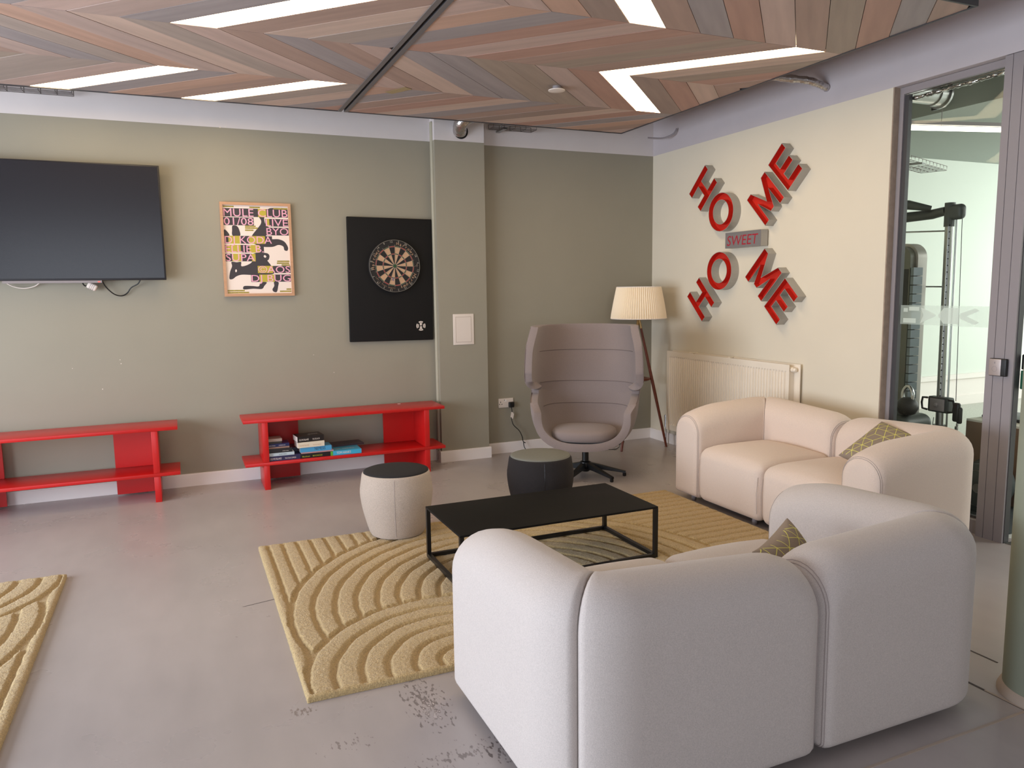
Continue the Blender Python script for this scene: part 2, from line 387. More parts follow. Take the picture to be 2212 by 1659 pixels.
# round column
mb = MB(); mb.lathe([(.165, 0), (.165, H)], (-1.503, -4.921, 0), 48, 0); co = struct('wall_column', mb, M['colgreen'], 40, None)
mb = MB(); mb.lathe([(.182, 0), (.182, .008), (.172, .03), (.1655, .036)], (-1.503, -4.921, 0), 48); mb.build('column_skirt', M['joint'], co, 40)

# ------------------------------------------------------------------ glazed partition
win = structE('window_1', (.05, -3.2, 0))
mb = MB(); mb.box(.055, .078, -3.545, -2.805, 2.795, ZG-.004); mb.box(.055, .078, -2.836, -2.805, 0, 2.795); mb.box(.03, .10, -3.545, -2.805, .0, .085); mb.build('window_frame', M['frame'], win)
mb = MB(); mb.box(.066, .098, -2.866, -2.836, .085, 2.79); mb.box(.07, .098, -3.545, -2.84, .085, .1); mb.build('glazing_gasket', M['framedark'], win)
mb = MB(); mb.box(.085, .094, -3.545, -2.85, .09, 2.80); mb.build('pane', M['glass'], win)
mb = MB(); pts = []
for k in range(50):
    y = -2.86-.68*k/49; pts.append((.104+.006*random.random(), y, 2.762+.03*k/49*.4+.006*random.random()))
mb.tube(pts, [.009+.008*random.random() for _ in pts], 6); mb.build('foil_strip', M['foil'], win, 60)
mb = MB(); mb.box(.078, .084, -3.5, -2.87, 2.785, 2.79); mb.build('bright_strip', M['chrome'], win)
# manifestation film on the glass
mb = MB(); X = .0845
def fy(px): return -2.867 - (px-1931)*(.672/(2138-1931))
def fq(pts, m): mb.poly([(X - (.0004 if m == 1 else 0), fy(px), 1.408-.128*v) for px, v in pts], m)
fq([(1931, 0), (2122, 0), (2122, 1), (1931, 1)], 0)
for shp in ([(1938, .15), (1948, .15), (1948, .35), (1938, .35)], [(1951, .08), (1975, .08), (1975, .28), (1951, .28)], [(1938, .68), (1968, .68), (1968, .92), (1938, .92)], [(1978, .1), (2012, .45), (2012, .55), (1978, .92), (1984, .55), (1984, .45)],
            [(2018, .45), (2030, .1), (2062, .1), (2062, .9), (2030, .9), (2018, .55)], [(2064, .38), (2095, .1), (2104, .22), (2078, .5), (2104, .78), (2095, .92), (2064, .62)],
            [(2124, .3), (2131, .05), (2140, .35), (2135, .5), (2140, .68), (2131, .95), (2124, .7)]): fq(shp, 1)
mb.build('etched_film', [M['etch_light'], M['etch']], win)
# access mullion / open doorway
dr = structE('door_1', (.05, -3.65, 0))
mb = MB(); mb.box(.0, .06, -3.592, -3.547, 0, ZG-.004); mb.box(.0, .06, -3.655, -3.596, 0, ZG-.004); mb.box(.0, .06, -3.712, -3.659, 0, ZG-.004); mb.box(.004, .056, -3.711, -3.548, 0, ZG-.006); mb.box(.056, .10, -3.60, -3.548, 0, ZG-.006); mb.build('door_post', M['frame'], dr)
mb = MB(); mb.box(.015, .058, -3.7155, -3.7125, 0, 2.3); mb.build('door_seal', M['framedark'], dr)
mb = MB(); mb.box(.0, .11, -4.75, -3.714, 2.3, 2.36); mb.box(.0, .11, -4.75, -3.714, 2.79, ZG-.004); mb.box(0, .11, -4.75, -4.69, 0, 2.79); mb.build('door_head', M['frame'], dr)
mb = MB(); mb.box(.02, .12, -4.69, -3.72, 0, .004); mb.build('threshold', M['steel'], dr)
rd = thing('card_reader', (-.01, -3.63, 1.055), 'small silver and black access card reader fixed on the grey door post', 'card reader')
mb = MB(); mb.soft((-.012, -3.632, 1.055), (.011, .052, .052), .006, 2); mb.build('housing', M['blackplastic'], rd, 40)
mb = MB(); mb.soft((-.0235, -3.619, 1.055), (.004, .036, .049), .003, 2); mb.build('face_plate', M['readerplate'], rd, 40)
mb = MB(); T = TR(3.619, 1.048, -.0282)
mb.lathe([(.016, 0), (.0145, 0)], (-.0282, -3.619, 1.045), 24, axis='x', capa=False, capb=False); mb.box(-.0285, -.0280, -3.622, -3.616, 1.077, 1.088); mb.build('marking', M['frame'], rd)
eb = thing('exit_button', (.08, -3.73, 1.0), 'dark green box on the far side of the grey door post', 'button box')
mb = MB(); mb.soft((.08, -3.738, .985), (.02, .022, .055), .006, 2); mb.build('housing', M['exitgreen'], eb, 40)
mb = MB(); mb.soft((.08, -3.735, 1.09), (.02, .018, .045), .008, 2); mb.build('cover', M['blackplastic'], eb, 40)

# ------------------------------------------------------------------ gym behind the glass
mb = MB(); mb.box(.14, 7, -8, 0, -.1, -.001); gf = struct('floor_gym', mb, M['gymfloor'])
mb = MB(); mb.box(.15, 1.75, -3.62, -1.0, -.001, .012); struct('trim_1', mb, M['rubber'])
mb = MB()
for k in range(150):
    x, y = random.uniform(.16, 1.7), random.uniform(-3.6, -1.2); mb.box(x, x+.007, y, y+.007, .012, .0125)
o = mb.build('rubber_fleck', M['gymwall'], bpy.data.objects['trim_1']); o['kind'] = 'stuff'
mb = MB(); mb.box(.14, 7.1, 0, .15, 0, 3.36); struct('wall_gym_back', mb, M['gymwall'])
mb = MB(); mb.box(7, 7.15, -8, .15, 0, 3.36); mb.box(.14, 7.1, -8.15, -8, 0, 3.36); struct('wall_gym_far', mb, M['gymwall'])
mb = MB(); mb.box(1.77, 7.1, -8, 0, 3.03, 3.36); struct('ceiling_gym', mb, M['gymceil'])
mb = MB(); mb.box(.14, 1.77, -8, 0, 3.3, 3.4); struct('ceiling_gym_slab', mb, M['gymunlit'])
mb = MB(); mb.box(.15, 7, -.03, 0, 0, .12); mb.box(.15, 7, -.05, 0, .34, .40); mb.box(.15, 7, -.012, 0, .12, .34); struct('baseboard_gym', mb, M['skirt'])
gl = thing('linear_light', (2, -1.6, 2.8), 'long thin linear light hanging below the gym ceiling', 'light')
mb = MB(); a, b = Vector((.9, -2.06, 2.79)), Vector((2.9, -3.5+.95, 2.79))
mb.tube([a, b], .022, 4); mb.build('tube', M['gymlight'], gl)
mb = MB(); mb.tube([a+Vector((0, 0, .04)), b+Vector((0, 0, .04))], .02, 4); mb.tube([a.lerp(b, .2), a.lerp(b, .2)+Vector((0, 0, .2))], .003, 5); mb.build('housing', M['frame'], gl)
du = thing('ventilation_duct', (.7, -2.3, 3.0), 'grey round ventilation duct under the gym soffit behind the glass', 'duct')
mb = MB(); mb.lathe([(.085, 0), (.085, .9), (.095, .9), (.095, .98), (.11, .98), (.11, 1.0)], (.2, -2.22, 3.03), 28, axis='x'); mb.build('pipe', M['steel'], du, 40)
fx = thing('ceiling_sensor', (1.7, -1.9, 3.06), 'small black fixture on the edge of the gym bulkhead', 'sensor')
mb = MB(); mb.soft((1.66, -1.86, 3.07), (.03, .04, .03), .012, 2); mb.soft((1.68, -1.80, 3.05), (.02, .03, .015), .008, 2); mb.build('body', M['blackplastic'], fx, 40)
def cable_tray(loc, L, wdt, rot, label, group='wire cable trays near the ceiling', tilt=0):
    t = thing('cable_tray', loc, label, 'cable tray', group)
    T = Matrix.Translation(loc) @ Matrix.Rotation(rot, 4, 'Z')
    mb = MB(); n = max(3, int(L/.1))
    for s in (-1, -.33, .33, 1): mb.tube([T @ Vector((0, s*wdt/2, 0)), T @ Vector((L, s*wdt/2, 0))], .003, 4)
    for k in range(n+1):
        x = L*k/n; mb.tube([T @ Vector((x, -wdt/2, .04)), T @ Vector((x, -wdt/2, 0)), T @ Vector((x, wdt/2, 0)), T @ Vector((x, wdt/2, .04))], .003, 4)
    for s in (-1, 1): mb.tube([T @ Vector((0, s*wdt/2, .04)), T @ Vector((L, s*wdt/2, .04))], .003, 4)
    mb.build('wire_basket', M['tray'], t)
    mb = MB(); mb.box(L*.2, L*.28, -wdt/2-.03, wdt/2+.03, -.02, -.004, T=T); mb.tube([T @ Vector((L*.24, 0, 0)), T @ Vector((L*.24, 0, (3.03 if loc[0] > 0 else 3.33)-loc[2]))], .004, 5); mb.build('bracket', M['steel'], t)
    return t
cable_tray((1.9, -1.25, 2.70), 1.0, .25, .35, 'wire cable tray hanging high in the gym behind the glass')
cable_tray((-5.75, -.10, 2.985), .72, .12, 0, 'wire cable tray end above the wall-mounted television')
cable_tray((-1.78, -.10, 2.975), .42, .12, .0, 'short wire cable tray beside the painted pier')

# cable machine
cm = thing('cable_machine', (.75, -2.6, .0), 'grey cable machine with a perforated upright behind the glass', 'gym machine')
mb = MB(); mb.tube([(.75, -2.705, .012), (.75, -2.69, 2.05)], .028, 16); mb.tube([(.77, -2.748, .3), (.77, -2.732, 2.03)], .007, 8); mb.build('upright', M['steel'], cm, 40)
mb = MB()
for k in range(27): mb.lathe([(.005, 0), (.004, -.003)], (.7225, -2.716+.0, .72+.048*k), 8, axis='x')
mb.build('pin_hole', M['darkhole'], cm)['kind'] = 'stuff'
mb = MB(); mb.tube([(.75, -2.69, 1.96), (.75, -2.69, 2.13)], .036, 16); mb.soft((.75, -2.745, 2.06), (.035, .062, .055), .034, 4); mb.build('head_bracket', M['machine'], cm, 40)
mb = MB(); mb.tube([(.75, -2.66, 2.075), (.75, -2.55, 2.06), (.70, -2.2, 2.05)], [.032, .036, .04], 12); mb.tube([(.72, -2.56, 2.10), (.62, -2.45, 2.135), (.6, -2.25, 2.14)], [.02, .035, .035], 12); mb.build('top_arm', M['machine'], cm, 50)
mb = MB(); mb.soft((.735, -2.716, .655), (.035, .085, .058), .012, 3); mb.build('trolley', M['machine'], cm, 40)
mb = MB(); mb.soft((.695, -2.716, .655), (.006, .058, .045), .004, 2); mb.lathe([(.017, 0), (.017, -.012), (.008, -.02)], (.69, -2.716, .655), 16, axis='x'); mb.build('trolley_plate', M['frame'], cm, 40)
for s in (-1, 1):
    mb = MB(); mb.tube([(.70, -2.716+s*.085, .70), (.70, -2.716+s*.125, .698), (.70, -2.716+s*.132, .66), (.70, -2.716+s*.125, .615), (.70, -2.716+s*.085, .61)], .008, 8)
    mb.build('trolley_handle', M['blackplastic'], cm, 50)
mb = MB(); mb.tube([(.78, -2.70, 1.93), (.78, -2.25, 1.95)], .006, 6); mb.build('cross_bar', M['steel'], cm, 50)
mb = MB(); mb.tube([(.78, -2.70, 1.525), (.78, -2.25, 1.53)], .006, 6); mb.build('cross_bar', M['steel'], cm, 50)
mb = MB(); mb.tube([(.70, -2.86, .70), (.72, -2.81, 2.07)], .0025, 5); mb.tube([(.74, -2.66, .55), (.74, -2.62, .1)], .0025, 5); mb.build('cable', M['black'], cm)
mb = MB(); mb.soft((.70, -2.87, .62), (.016, .026, .07), .014, 3); mb.soft((.70, -2.895, .60), (.014, .018, .06), .012, 3); mb.build('pulley_block', M['blackplastic'], cm, 40)
mb = MB()
for k, z in enumerate((.53, .505, .48, .455, .43, .40)): mb.soft((.70, -2.88+.004*(k % 2), z), (.006, .012 if k % 2 else .007, .014), .005, 2)
mb.build('clip', M['chrome'], cm, 40)
mb = MB(); mb.tube([(.75, -2.707, 0), (.75, -2.703, .5)], .045, 16); mb.box(.62, .9, -2.85, -2.5, .012, .06); mb.build('base_sleeve', M['machine'], cm, 40)
tw = thing('weight_tower', (.62, -2.42, 0), 'tall rounded weight stack tower with dark instruction panel', 'gym machine')
def rr_poly(w_, h_, r, n=8, top=True):
    pts = [(-w_/2, 0), (w_/2, 0)]
    for k in range(n+1): a = pi/2*k/n; pts.append((w_/2-r+r*cos(a), h_-r+r*sin(a)))
    for k in range(n+1): a = pi/2+pi/2*k/n; pts.append((-w_/2+r+r*cos(a), h_-r+r*sin(a)))
    return pts
mb = MB(); mb.extrude(rr_poly(.34, 1.83, .09), .0, .05, TR(2.36, 0, .62)); mb.build('front_cover', M['panel'], tw, 40)
mb = MB(); mb.extrude(rr_poly(.40, 1.85, .11), -.10, -.004, TR(2.35, 0, .62)); mb.build('casing', M['letterside'], tw, 40)
mb = MB(); mb.box(.568, .5695, -2.52, -2.32, 1.33, 1.66)
mb.build('instruction_panel', M['poster_dark'], tw)
mb = MB()
for r_ in range(5):
    for c_ in range(2):
        y, z = -2.46+.075*c_, 1.60-.06*r_
        for q in range(4): mb.box(.566, .567, y-.012+.006*q+random.uniform(-.002, .002), y-.009+.006*q, z-.012-random.random()*.006, z+.012)
mb.build('pictogram', M['wire'], tw)['kind'] = 'stuff'
mb = MB()
for k in range(16): mb.box(.565, .66, -2.566, -2.54, .62+.066*k, .62+.066*k+.06)
o = mb.build('weight_plate', M['stackplate'], tw)
mb = MB(); mb.soft((.42, -2.5, .30), (.16, .30, .31), .07, 4); mb.build('base_cover', M['machine'], tw, 40)
kb = thing('kettlebell', (.30, -2.70, .61), 'black kettlebell with a shiny chrome handle standing behind the glass', 'kettlebell')
mb = MB(); mb.lathe([(.03, .0), (.055, .012), (.075, .05), (.072, .085), (.05, .118), (.02, .13)], (.34, -2.75, .612), 24); mb.build('bell', M['kettle'], kb, 40)
mb = MB(); mb.tube(bez([(.34, -2.715, .71), (.34, -2.71, .77), (.34, -2.735, .815), (.34, -2.765, .815), (.34, -2.79, .77), (.34, -2.785, .71)], 5), .013, 10); mb.build('handle', M['chrome'], kb, 50)
pb = thing('plyo_box', (1.1, -2.9, 0), 'brown plywood jump box behind the glass beside the grey post', 'box')
mb = MB(); mb.box(.77, 1.25, -3.35, -2.90, .012, .56); mb.build('carcass', M['ply'], pb)
mb = MB(); mb.box(.77, 1.25, -3.35, -2.90, .56, .575); mb.build('lid', M['plytop'], pb)
fm = thing('folded_mat', (1.0, -3.0, .575), 'thin black mat lying on the plywood jump box', 'mat')
mb = MB(); mb.soft((1.06, -3.12, .587), (.16, .2, .010), .006, 2); mb.build('sheet', M['blackplastic'], fm, 40)
for k, (yy, xx) in enumerate([(-3.25, .45), (-3.21, .56), (-3.17, .67)]):
    d = thing('weight_disc', (xx, yy, .012), ['black rubber weight disc on the gym floor, nearest the glass', 'black rubber weight disc on the gym floor, middle of three', 'black rubber weight disc on the gym floor, farthest of three'][k], 'weight', 'weight discs on the gym floor')
    mb = MB(); mb.lathe([(.03, -.02), (.03, -.026), (.15, -.026), (.165, -.018), (.165, .018), (.15, .026), (.03, .026), (.03, .02)], (xx, yy, .178), 36, axis='x'); mb.build('disc', M['rubber'], d, 35)
    mb = MB(); mb.lathe([(.032, -.03), (.032, .03)], (xx, yy, .178), 20, axis='x'); mb.lathe([(.12, -.0275), (.123, -.0275)], (xx, yy, .178), 36, axis='x', capa=False, capb=False); mb.build('hub', M['steel'], d, 35)

# ================================================================== CEILING RAFT
PC = {'O': (194, 159, 140), 'P': (186, 163, 153), 'C': (201, 176, 161), 'T': (172, 156, 146), 'K': (194, 168, 157), 'N': (173, 146, 133), 'B': (161, 151, 150), 'R': (180, 143, 128), 'D': (160, 139, 128), 'V': (165, 148, 134)}
PM = {}
for c_, rgb in PC.items():
    for d_ in (1, -1):
        PM[c_, d_] = mat('stained_plank_%s_%s' % ({'O': 'orange', 'P': 'pinkish', 'C': 'cream', 'T': 'taupe', 'K': 'pale_pink', 'N': 'brown', 'B': 'blue_grey', 'R': 'rust', 'D': 'dark', 'V': 'olive'}[c_], 'a' if d_ > 0 else 'b'), rgb, .6, noise=.13, nscale=14, stretch=(9, .8, 1), rotz=rad(45)*d_, bump=.12, bscale=40)
def clip(poly, x0, x1):
    for lim, sgn in ((x0, 1), (x1, -1)):
        out = []
        for k in range(len(poly)):
            a, b = poly[k], poly[(k+1) % len(poly)]; ia, ib = sgn*(a[0]-lim) >= 0, sgn*(b[0]-lim) >= 0
            if ia: out.append(a)
            if ia != ib: t = (lim-a[0])/(b[0]-a[0]); out.append((lim, a[1]+t*(b[1]-a[1])))
        poly = out
        if not poly: return []
    return poly
ZP = 2.937
YS = [-3.82, -2.968, -2.104, -1.256, -.462]
lights = []
def raft(x0, x1, base, pitch, dx, cols, label, lab_l):
    rf = thing('ceiling_raft', ((x0+x1)/2, -2.1, ZP), label, 'ceiling panel', 'timber ceiling rafts')
    n = -40
    for s in range(4):                       # strips from front to back
        y0, y1 = YS[s], YS[s+1]; seq, i0 = cols[s]
        sgn = 1 if s in (0, 2) else -1       # lean
        for i in range(-14, 9):
            nb = base + pitch*i              # node on the even seams
            L_ = (y1-y0)/.855
            if s == 2: a, b = nb, nb+dx
            elif s == 1: a, b = nb+dx, nb
            elif s == 0: a, b = nb, nb+dx
            else: a, b = nb+dx, nb+dx-dx*L_
            g = .0022
            P = [(a+g, y0+.001), (a+pitch-g, y0+.001), (b+pitch-g, y1-.001), (b+g, y1-.001)]
            P = clip(P, x0+.012, x1-.012)
            if len(P) < 3: continue
            area_ = abs(sum(P[k][0]*P[(k+1) % len(P)][1]-P[(k+1) % len(P)][0]*P[k][1] for k in range(len(P))))/2
            if area_ < .0015: continue
            j = i-i0; c_ = seq[j] if 0 <= j < len(seq) else random.choice('OPCTKNBRV')
            if c_ == 'L':
                lights.append((P, y0, s, x0)); continue
            mb = MB(); mb.recalc = True; dz = random.uniform(0, .0025)
            mb.extrude(P, ZP+dz, ZP+.016)
            mb.build('plank', PM[c_, sgn], rf)
    mb = MB()
    for (a, b, c, d) in ((x0, x1, -3.832, -3.820), (x0, x1, -.462, -.450), (x0, x0+.011, -3.82, -.462), (x1-.011, x1, -3.82, -.462)): mb.box(a, b, c, d, ZP-.004, ZP+.13)
    mb.build('edge_trim', M['framedark'], rf)
    mb = MB()
    if x0 > -3.5: mb.box(x0+.0005, x0+.030, -3.8195, -.4625, ZP-.0055, ZP-.001)
    else: mb.box(x1-.030, x1-.0005, -3.8195, -.4625, ZP-.0055, ZP-.001)
    mb.build('joint_trim', M['rafttrim'], rf)
    mb = MB(); mb.box(x0+.011, x1-.011, -3.819, -.463, ZP+.045, ZP+.06); mb.build('backing', M['framedark'], rf)
    mb = MB()
    for px_ in (x0+.5, x1-.5):
        for py_ in (-3.4, -.9): mb.tube([(px_, py_, ZP+.06), (px_, py_, H)], .004, 6)
    mb.build('hanger', M['steel'], rf)
    return rf
seqR = [('PKODLNBRKNVRBN', -10), ('KOBRKRNVNLCVRN', -10), ('KNCBBVVPRLDRCNV', -10), ('OBNRCBNDCRBON', -10)]
raft(-3.155, -.645, -1.61, .229, .83, seqR, 'right-hand timber ceiling raft of chevron planks in mixed stains', None)
seqL = [('PKODCNBRKNVRBNPT', -7), ('KNBKPBLNCTBKN', -7), ('BTOPCTKNBNKB', -7), ('TKLBONLTCBRN', -7)]
raft(-5.68, -3.175, -4.149, .232, .856, seqL, 'left-hand timber ceiling raft of chevron planks in mixed stains', None)
mb = MB(); mb.box(-3.1745, -3.1555, -3.815, -.47, ZP+.012, ZP+.03); o = struct('trim_2', mb, M['framedark'])
LN = {}
lab_light = {(2, 1): 'parallelogram light strip pointing at the raft corner, right end of the rear chevron', (1, 1): 'long parallelogram light strip nearest the glass partition', (0, 1): 'parallelogram light strip cut off by the top of the photo, right raft',
             (1, 0): 'large parallelogram light strip at the top left of the photo', }
k3 = 0
for P, y0, s, x0 in lights:
    right = x0 > -3.2
    if right: lb = lab_light[(s, 1)]
    elif s == 1: lb = lab_light[(1, 0)]
    else:
        lb = 'narrow light strip at the rear edge of the left raft, nearer the raft gap' if max(p[0] for p in P) > -3.8 else 'narrow light strip at the rear edge of the left raft, above the television'
    cx = sum(p[0] for p in P)/len(P); cy = sum(p[1] for p in P)/len(P)
    t = thing('ceiling_light', (cx, cy, ZP), lb, 'ceiling light', 'light strips set into the timber rafts')
    mb = MB(); mb.extrude(P, ZP+.003, ZP+.012); mb.build('diffuser', M['light'], t)
    Q = [(cx+(p[0]-cx)*1.0, cy+(p[1]-cy)*1.0) for p in P]
    mb = MB()
    for k in range(len(Q)):
        a, b = Vector((*Q[k], ZP+.006)), Vector((*Q[(k+1) % len(Q)], ZP+.006)); mb.tube([a, b], .0035, 4)
    mb.build('frame', M['framedark'], t)
sd = thing('smoke_detector', (-1.93, -1.71, 2.93), 'small round white smoke detector under the timber raft', 'smoke detector')
mb = MB(); mb.lathe([(.028, 2.937), (.028, 2.918)], (-1.94, -1.70, 0), 24); mb.build('base', M['frame'], sd, 40)
mb = MB(); mb.lathe([(.03, 2.918), (.058, 2.912), (.058, 2.906), (.04, 2.902)], (-1.94, -1.70, 0), 32); mb.build('cover', M['offwhite'], sd, 40)
tp = thing('masking_tape', (-2.9, -1.15, 2.936), 'scrap of yellowed tape stuck under the timber raft', 'tape')
mb = MB(); T = Matrix.Translation((-2.93, -1.215, 2.9345)) @ Matrix.Rotation(.5, 4, 'Z'); mb.box(-.035, .035, -.10, .10, 0, .0012, T=T); mb.build('strip', mat('tape', (170, 150, 110), .6), tp)
# foil ducts on walls
fd = thing('foil_duct', (-2.08, -.2, 2.95), 'crinkled silver foil duct hanging in front of the pier', 'duct')
mb = MB(); pts = bez([(-1.75, -.32, 3.12), (-1.92, -.28, 3.06), (-2.05, -.24, 3.02), (-2.10, -.20, 2.97), (-2.09, -.14, 2.93), (-2.085, -.118, 2.915)], 8)
mb.tube(pts, [.058+.004*random.random() for _ in pts], 18); mb.build('hose', M['foil'], fd, 60)
mb = MB(); mb.lathe([(.068, -.122), (.068, -.121)], (-2.075, 0, 2.925), 28, axis='y'); mb.build('wall_hole', M['darkhole'], fd)
fd = thing('foil_duct', (-.1, -2.2, 3.0), 'thin crinkled foil hose entering the wall above the cream paint', 'duct')
mb = MB(); pts = bez([(-.50, -2.05, 3.06), (-.3, -2.12, 3.04), (-.15, -2.19, 3.02), (-.06, -2.22, 2.99), (0, -2.23, 2.97)], 8); mb.tube(pts, [.024+.005*random.random() for _ in pts], 12); mb.build('hose', M['foil'], fd, 60)
wc = thing('loose_cable', (-.05, -.4, 2.9), 'thin loose cable sagging by the corner under the raft', 'cable')
mb = MB(); mb.tube(bez([(-.02, -.42, 3.03), (-.05, -.40, 2.98), (-.12, -.33, 2.95), (-.25, -.28, 2.955)], 6), .008, 6); mb.build('sheath', M['frame'], wc, 50)

# ================================================================== RUGS
def rug_mesh():
    W_, D_ = 2.95, 1.90; nx, ny = 440, 284; st = .0835
    def g(per):                                # per: position inside one period 0..1 -> height factor
        per = per % 1.0; gw = .28
        if per < gw: t = abs(per-gw/2)/(gw/2); return .30+.70*t**4*0.9
        t = (per-gw)/(1-gw); return .93+.07*sin(pi*t)
    verts = []; faces = []
    for j in range(ny+1):
        for i in range(nx+1):
            x = W_*i/nx; y = -D_*j/ny
            wob = .002*sin(31*x+7*y)+.0015*sin(53*y-11*x)
            rB = sqrt((x-.68)**2+(y+1.86)**2)+wob; rA = sqrt((x-1.24)**2+(y+1.25)**2)+wob
            if rB < .655: h = g((.655-rB)/.108+.26) if rB > .05 else .95
            elif rA < 1.19 and y < .0: h = g((1.19-rA)/.1035+.26)
            elif x < 1.24: h = g((x-.012+wob)/st+.0-.35)
            else: h = g((-y-.01+wob)/st-.35)
            e = min(x, W_-x, -y, D_+y); 
            if .655 <= rB < .683 or (rB >= .655 and 1.19 <= rA < 1.218 and rB > .683): h = .32
            if e < .02: h = max(h, .9)*sqrt(max(0, 1-((.02-e)/.02)**2*.65))
            verts.append((x + (.002*random.random()), y+.002*random.random(), .004+.023*h+.0032*random.random()))
    for j in range(ny):
        for i in range(nx):
            a = j*(nx+1)+i; faces.append((a, a+nx+1, a+nx+2, a+1))
    # skirt down to the floor
    ring = [i for i in range(nx+1)] + [j*(nx+1)+nx for j in range(1, ny+1)] + [ny*(nx+1)+i for i in range(nx-1, -1, -1)] + [j*(nx+1) for j in range(ny-1, 0, -1)]
    b0 = len(verts)
    for r_ in ring: v = verts[r_]; verts.append((v[0], v[1], .0005))
    for k in range(len(ring)): k2 = (k+1) % len(ring); faces.append((ring[k], ring[k2], b0+k2, b0+k))
    me = bpy.data.meshes.new('rug'); me.from_pydata(verts, [], faces); me.materials.append(M['rug'])
    me.polygons.foreach_set('use_smooth', [True]*len(me.polygons)); me.update(); return me
rm = rug_mesh()
rg = bpy.data.objects.new('rug', rm); COL.objects.link(rg); rg.location = (-4.075, -1.875, 0); tag(rg, 'sand coloured rug with carved arcs under the coffee table', 'rug', 'carved sand rugs')
rg = bpy.data.objects.new('rug', rm); COL.objects.link(rg); rg.location = (-5.085, -3.775, 0); rg.rotation_euler = (0, 0, pi); tag(rg, 'sand coloured carved rug cut off by the left edge of the photo', 'rug', 'carved sand rugs')

# ================================================================== SOFAS
TH = .28; R0 = .25; SH = .722
def prof(e, T=TH, z0=.045, z1=SH, rt=.135, rb=.035, n=7):
    q0, q1 = e, T-e; zz0, zz1 = z0+e, z1-e; a = max(rt-e, .004); b = max(rb-e, .004); out = []
    a = min(a, (q1-q0)/2-.001)
    for k in range(n+1): t = -pi/2*(1-k/n); out.append((q1-b+b*cos(t), zz0+b+b*sin(t)))
    for k in range(1, 4): out.append((q1, zz0+b+(zz1-a-zz0-b)*k/4))
    for k in range(n+1): t = pi/2*k/n; out.append((q1-a+a*cos(t), zz1-a+a*sin(t)))
    for k in range(n+1): t = pi/2+pi/2*k/n; out.append((q0+a+a*cos(t), zz1-a+a*sin(t)))
    for k in range(1, 4): out.append((q0, zz1-a-(zz1-a-zz0-b)*k/4))
    for k in range(n+1): t = pi+pi/2*k/n; out.append((q0+b+b*cos(t), zz0+b+b*sin(t)))
    return out
def bolster(parent, name, c, a, n, L, rend, seam=True, dr=.05, dlen=.3):
    c, a, n = Vector((*c, 0)), Vector((*a, 0)), Vector((*n, 0))
    rm_ = .03
    def at(q, z, t, d):                        # t: 0 at mitre .. 1 at end of arc, d: straight distance parameter 0..1
        Rq = max(R0-q, .012); cx = q+Rq
        if t < 1: ang = rad(225)+rad(45)*t; return c + a*(cx+Rq*cos(ang)) + n*(cx+Rq*sin(ang)) + Vector((0, 0, z))
        return c + a*(cx + (L-cx)*d) + n*q + Vector((0, 0, z))
    arcL = R0*pi/4
    stations = [(0, 0, rm_)]
    for k in range(1, 5): d = rm_*(1-cos(pi/2*k/4)); stations.append((d/arcL, 0, rm_-sqrt(max(0, rm_**2-(rm_-d)**2))))
    for k in range(1, 7): t0 = rm_/arcL; stations.append((t0+(1-t0)*k/6, 0, 0))
    for k in range(1, 16): stations.append((1, k/16, 0))
    Ls = L-R0
    dl = [rend*(1-sin(pi/2*k/5)) for k in range(0, 6)]
    stations = [s for s in stations if not (s[0] >= 1 and (1-s[1])*Ls < rend+.01)]
    for d in dl: stations.append((1, 1-d/Ls, rend-sqrt(max(0, rend**2-(rend-d)**2))))
    rows = []
    def zt(d): s_ = (1-d)*Ls; return SH - .036*d - dr*max(0, 1-s_/dlen)**2
    for t, d, e in stations:
        rows.append([at(q, z, t, d) for q, z in prof(e, z1=zt(d) if t >= 1 else SH)])
    mb = MB(); mb.grid(rows, True, 0, True, True)
    o = mb.build(name, M['sofa'], parent, 50)
    if seam:
        for off in (.014, .020):
            e = rend-sqrt(max(0, rend**2-(rend-off)**2)) if off < rend else 0
            pr = prof(e-.0006, z1=zt(1-off/Ls)+.0006); mb = MB(); mb.tube([at(q, z, 1, 1-(off)/Ls) for q, z in pr], .0012, 5, closed=True)
            sub(mb, 'seam', M['sofaseam'], o)
    return o
def sub(mb, name, m, parent, smooth=None):
    o = bpy.data.objects.new(name, mb.mesh(name, m, smooth)); COL.objects.link(o); o.parent = parent
    # parent is an identity-local child of a thing whose inverse cancels it, so geometry stays in world space
    o.matrix_parent_inverse = Matrix(); return o
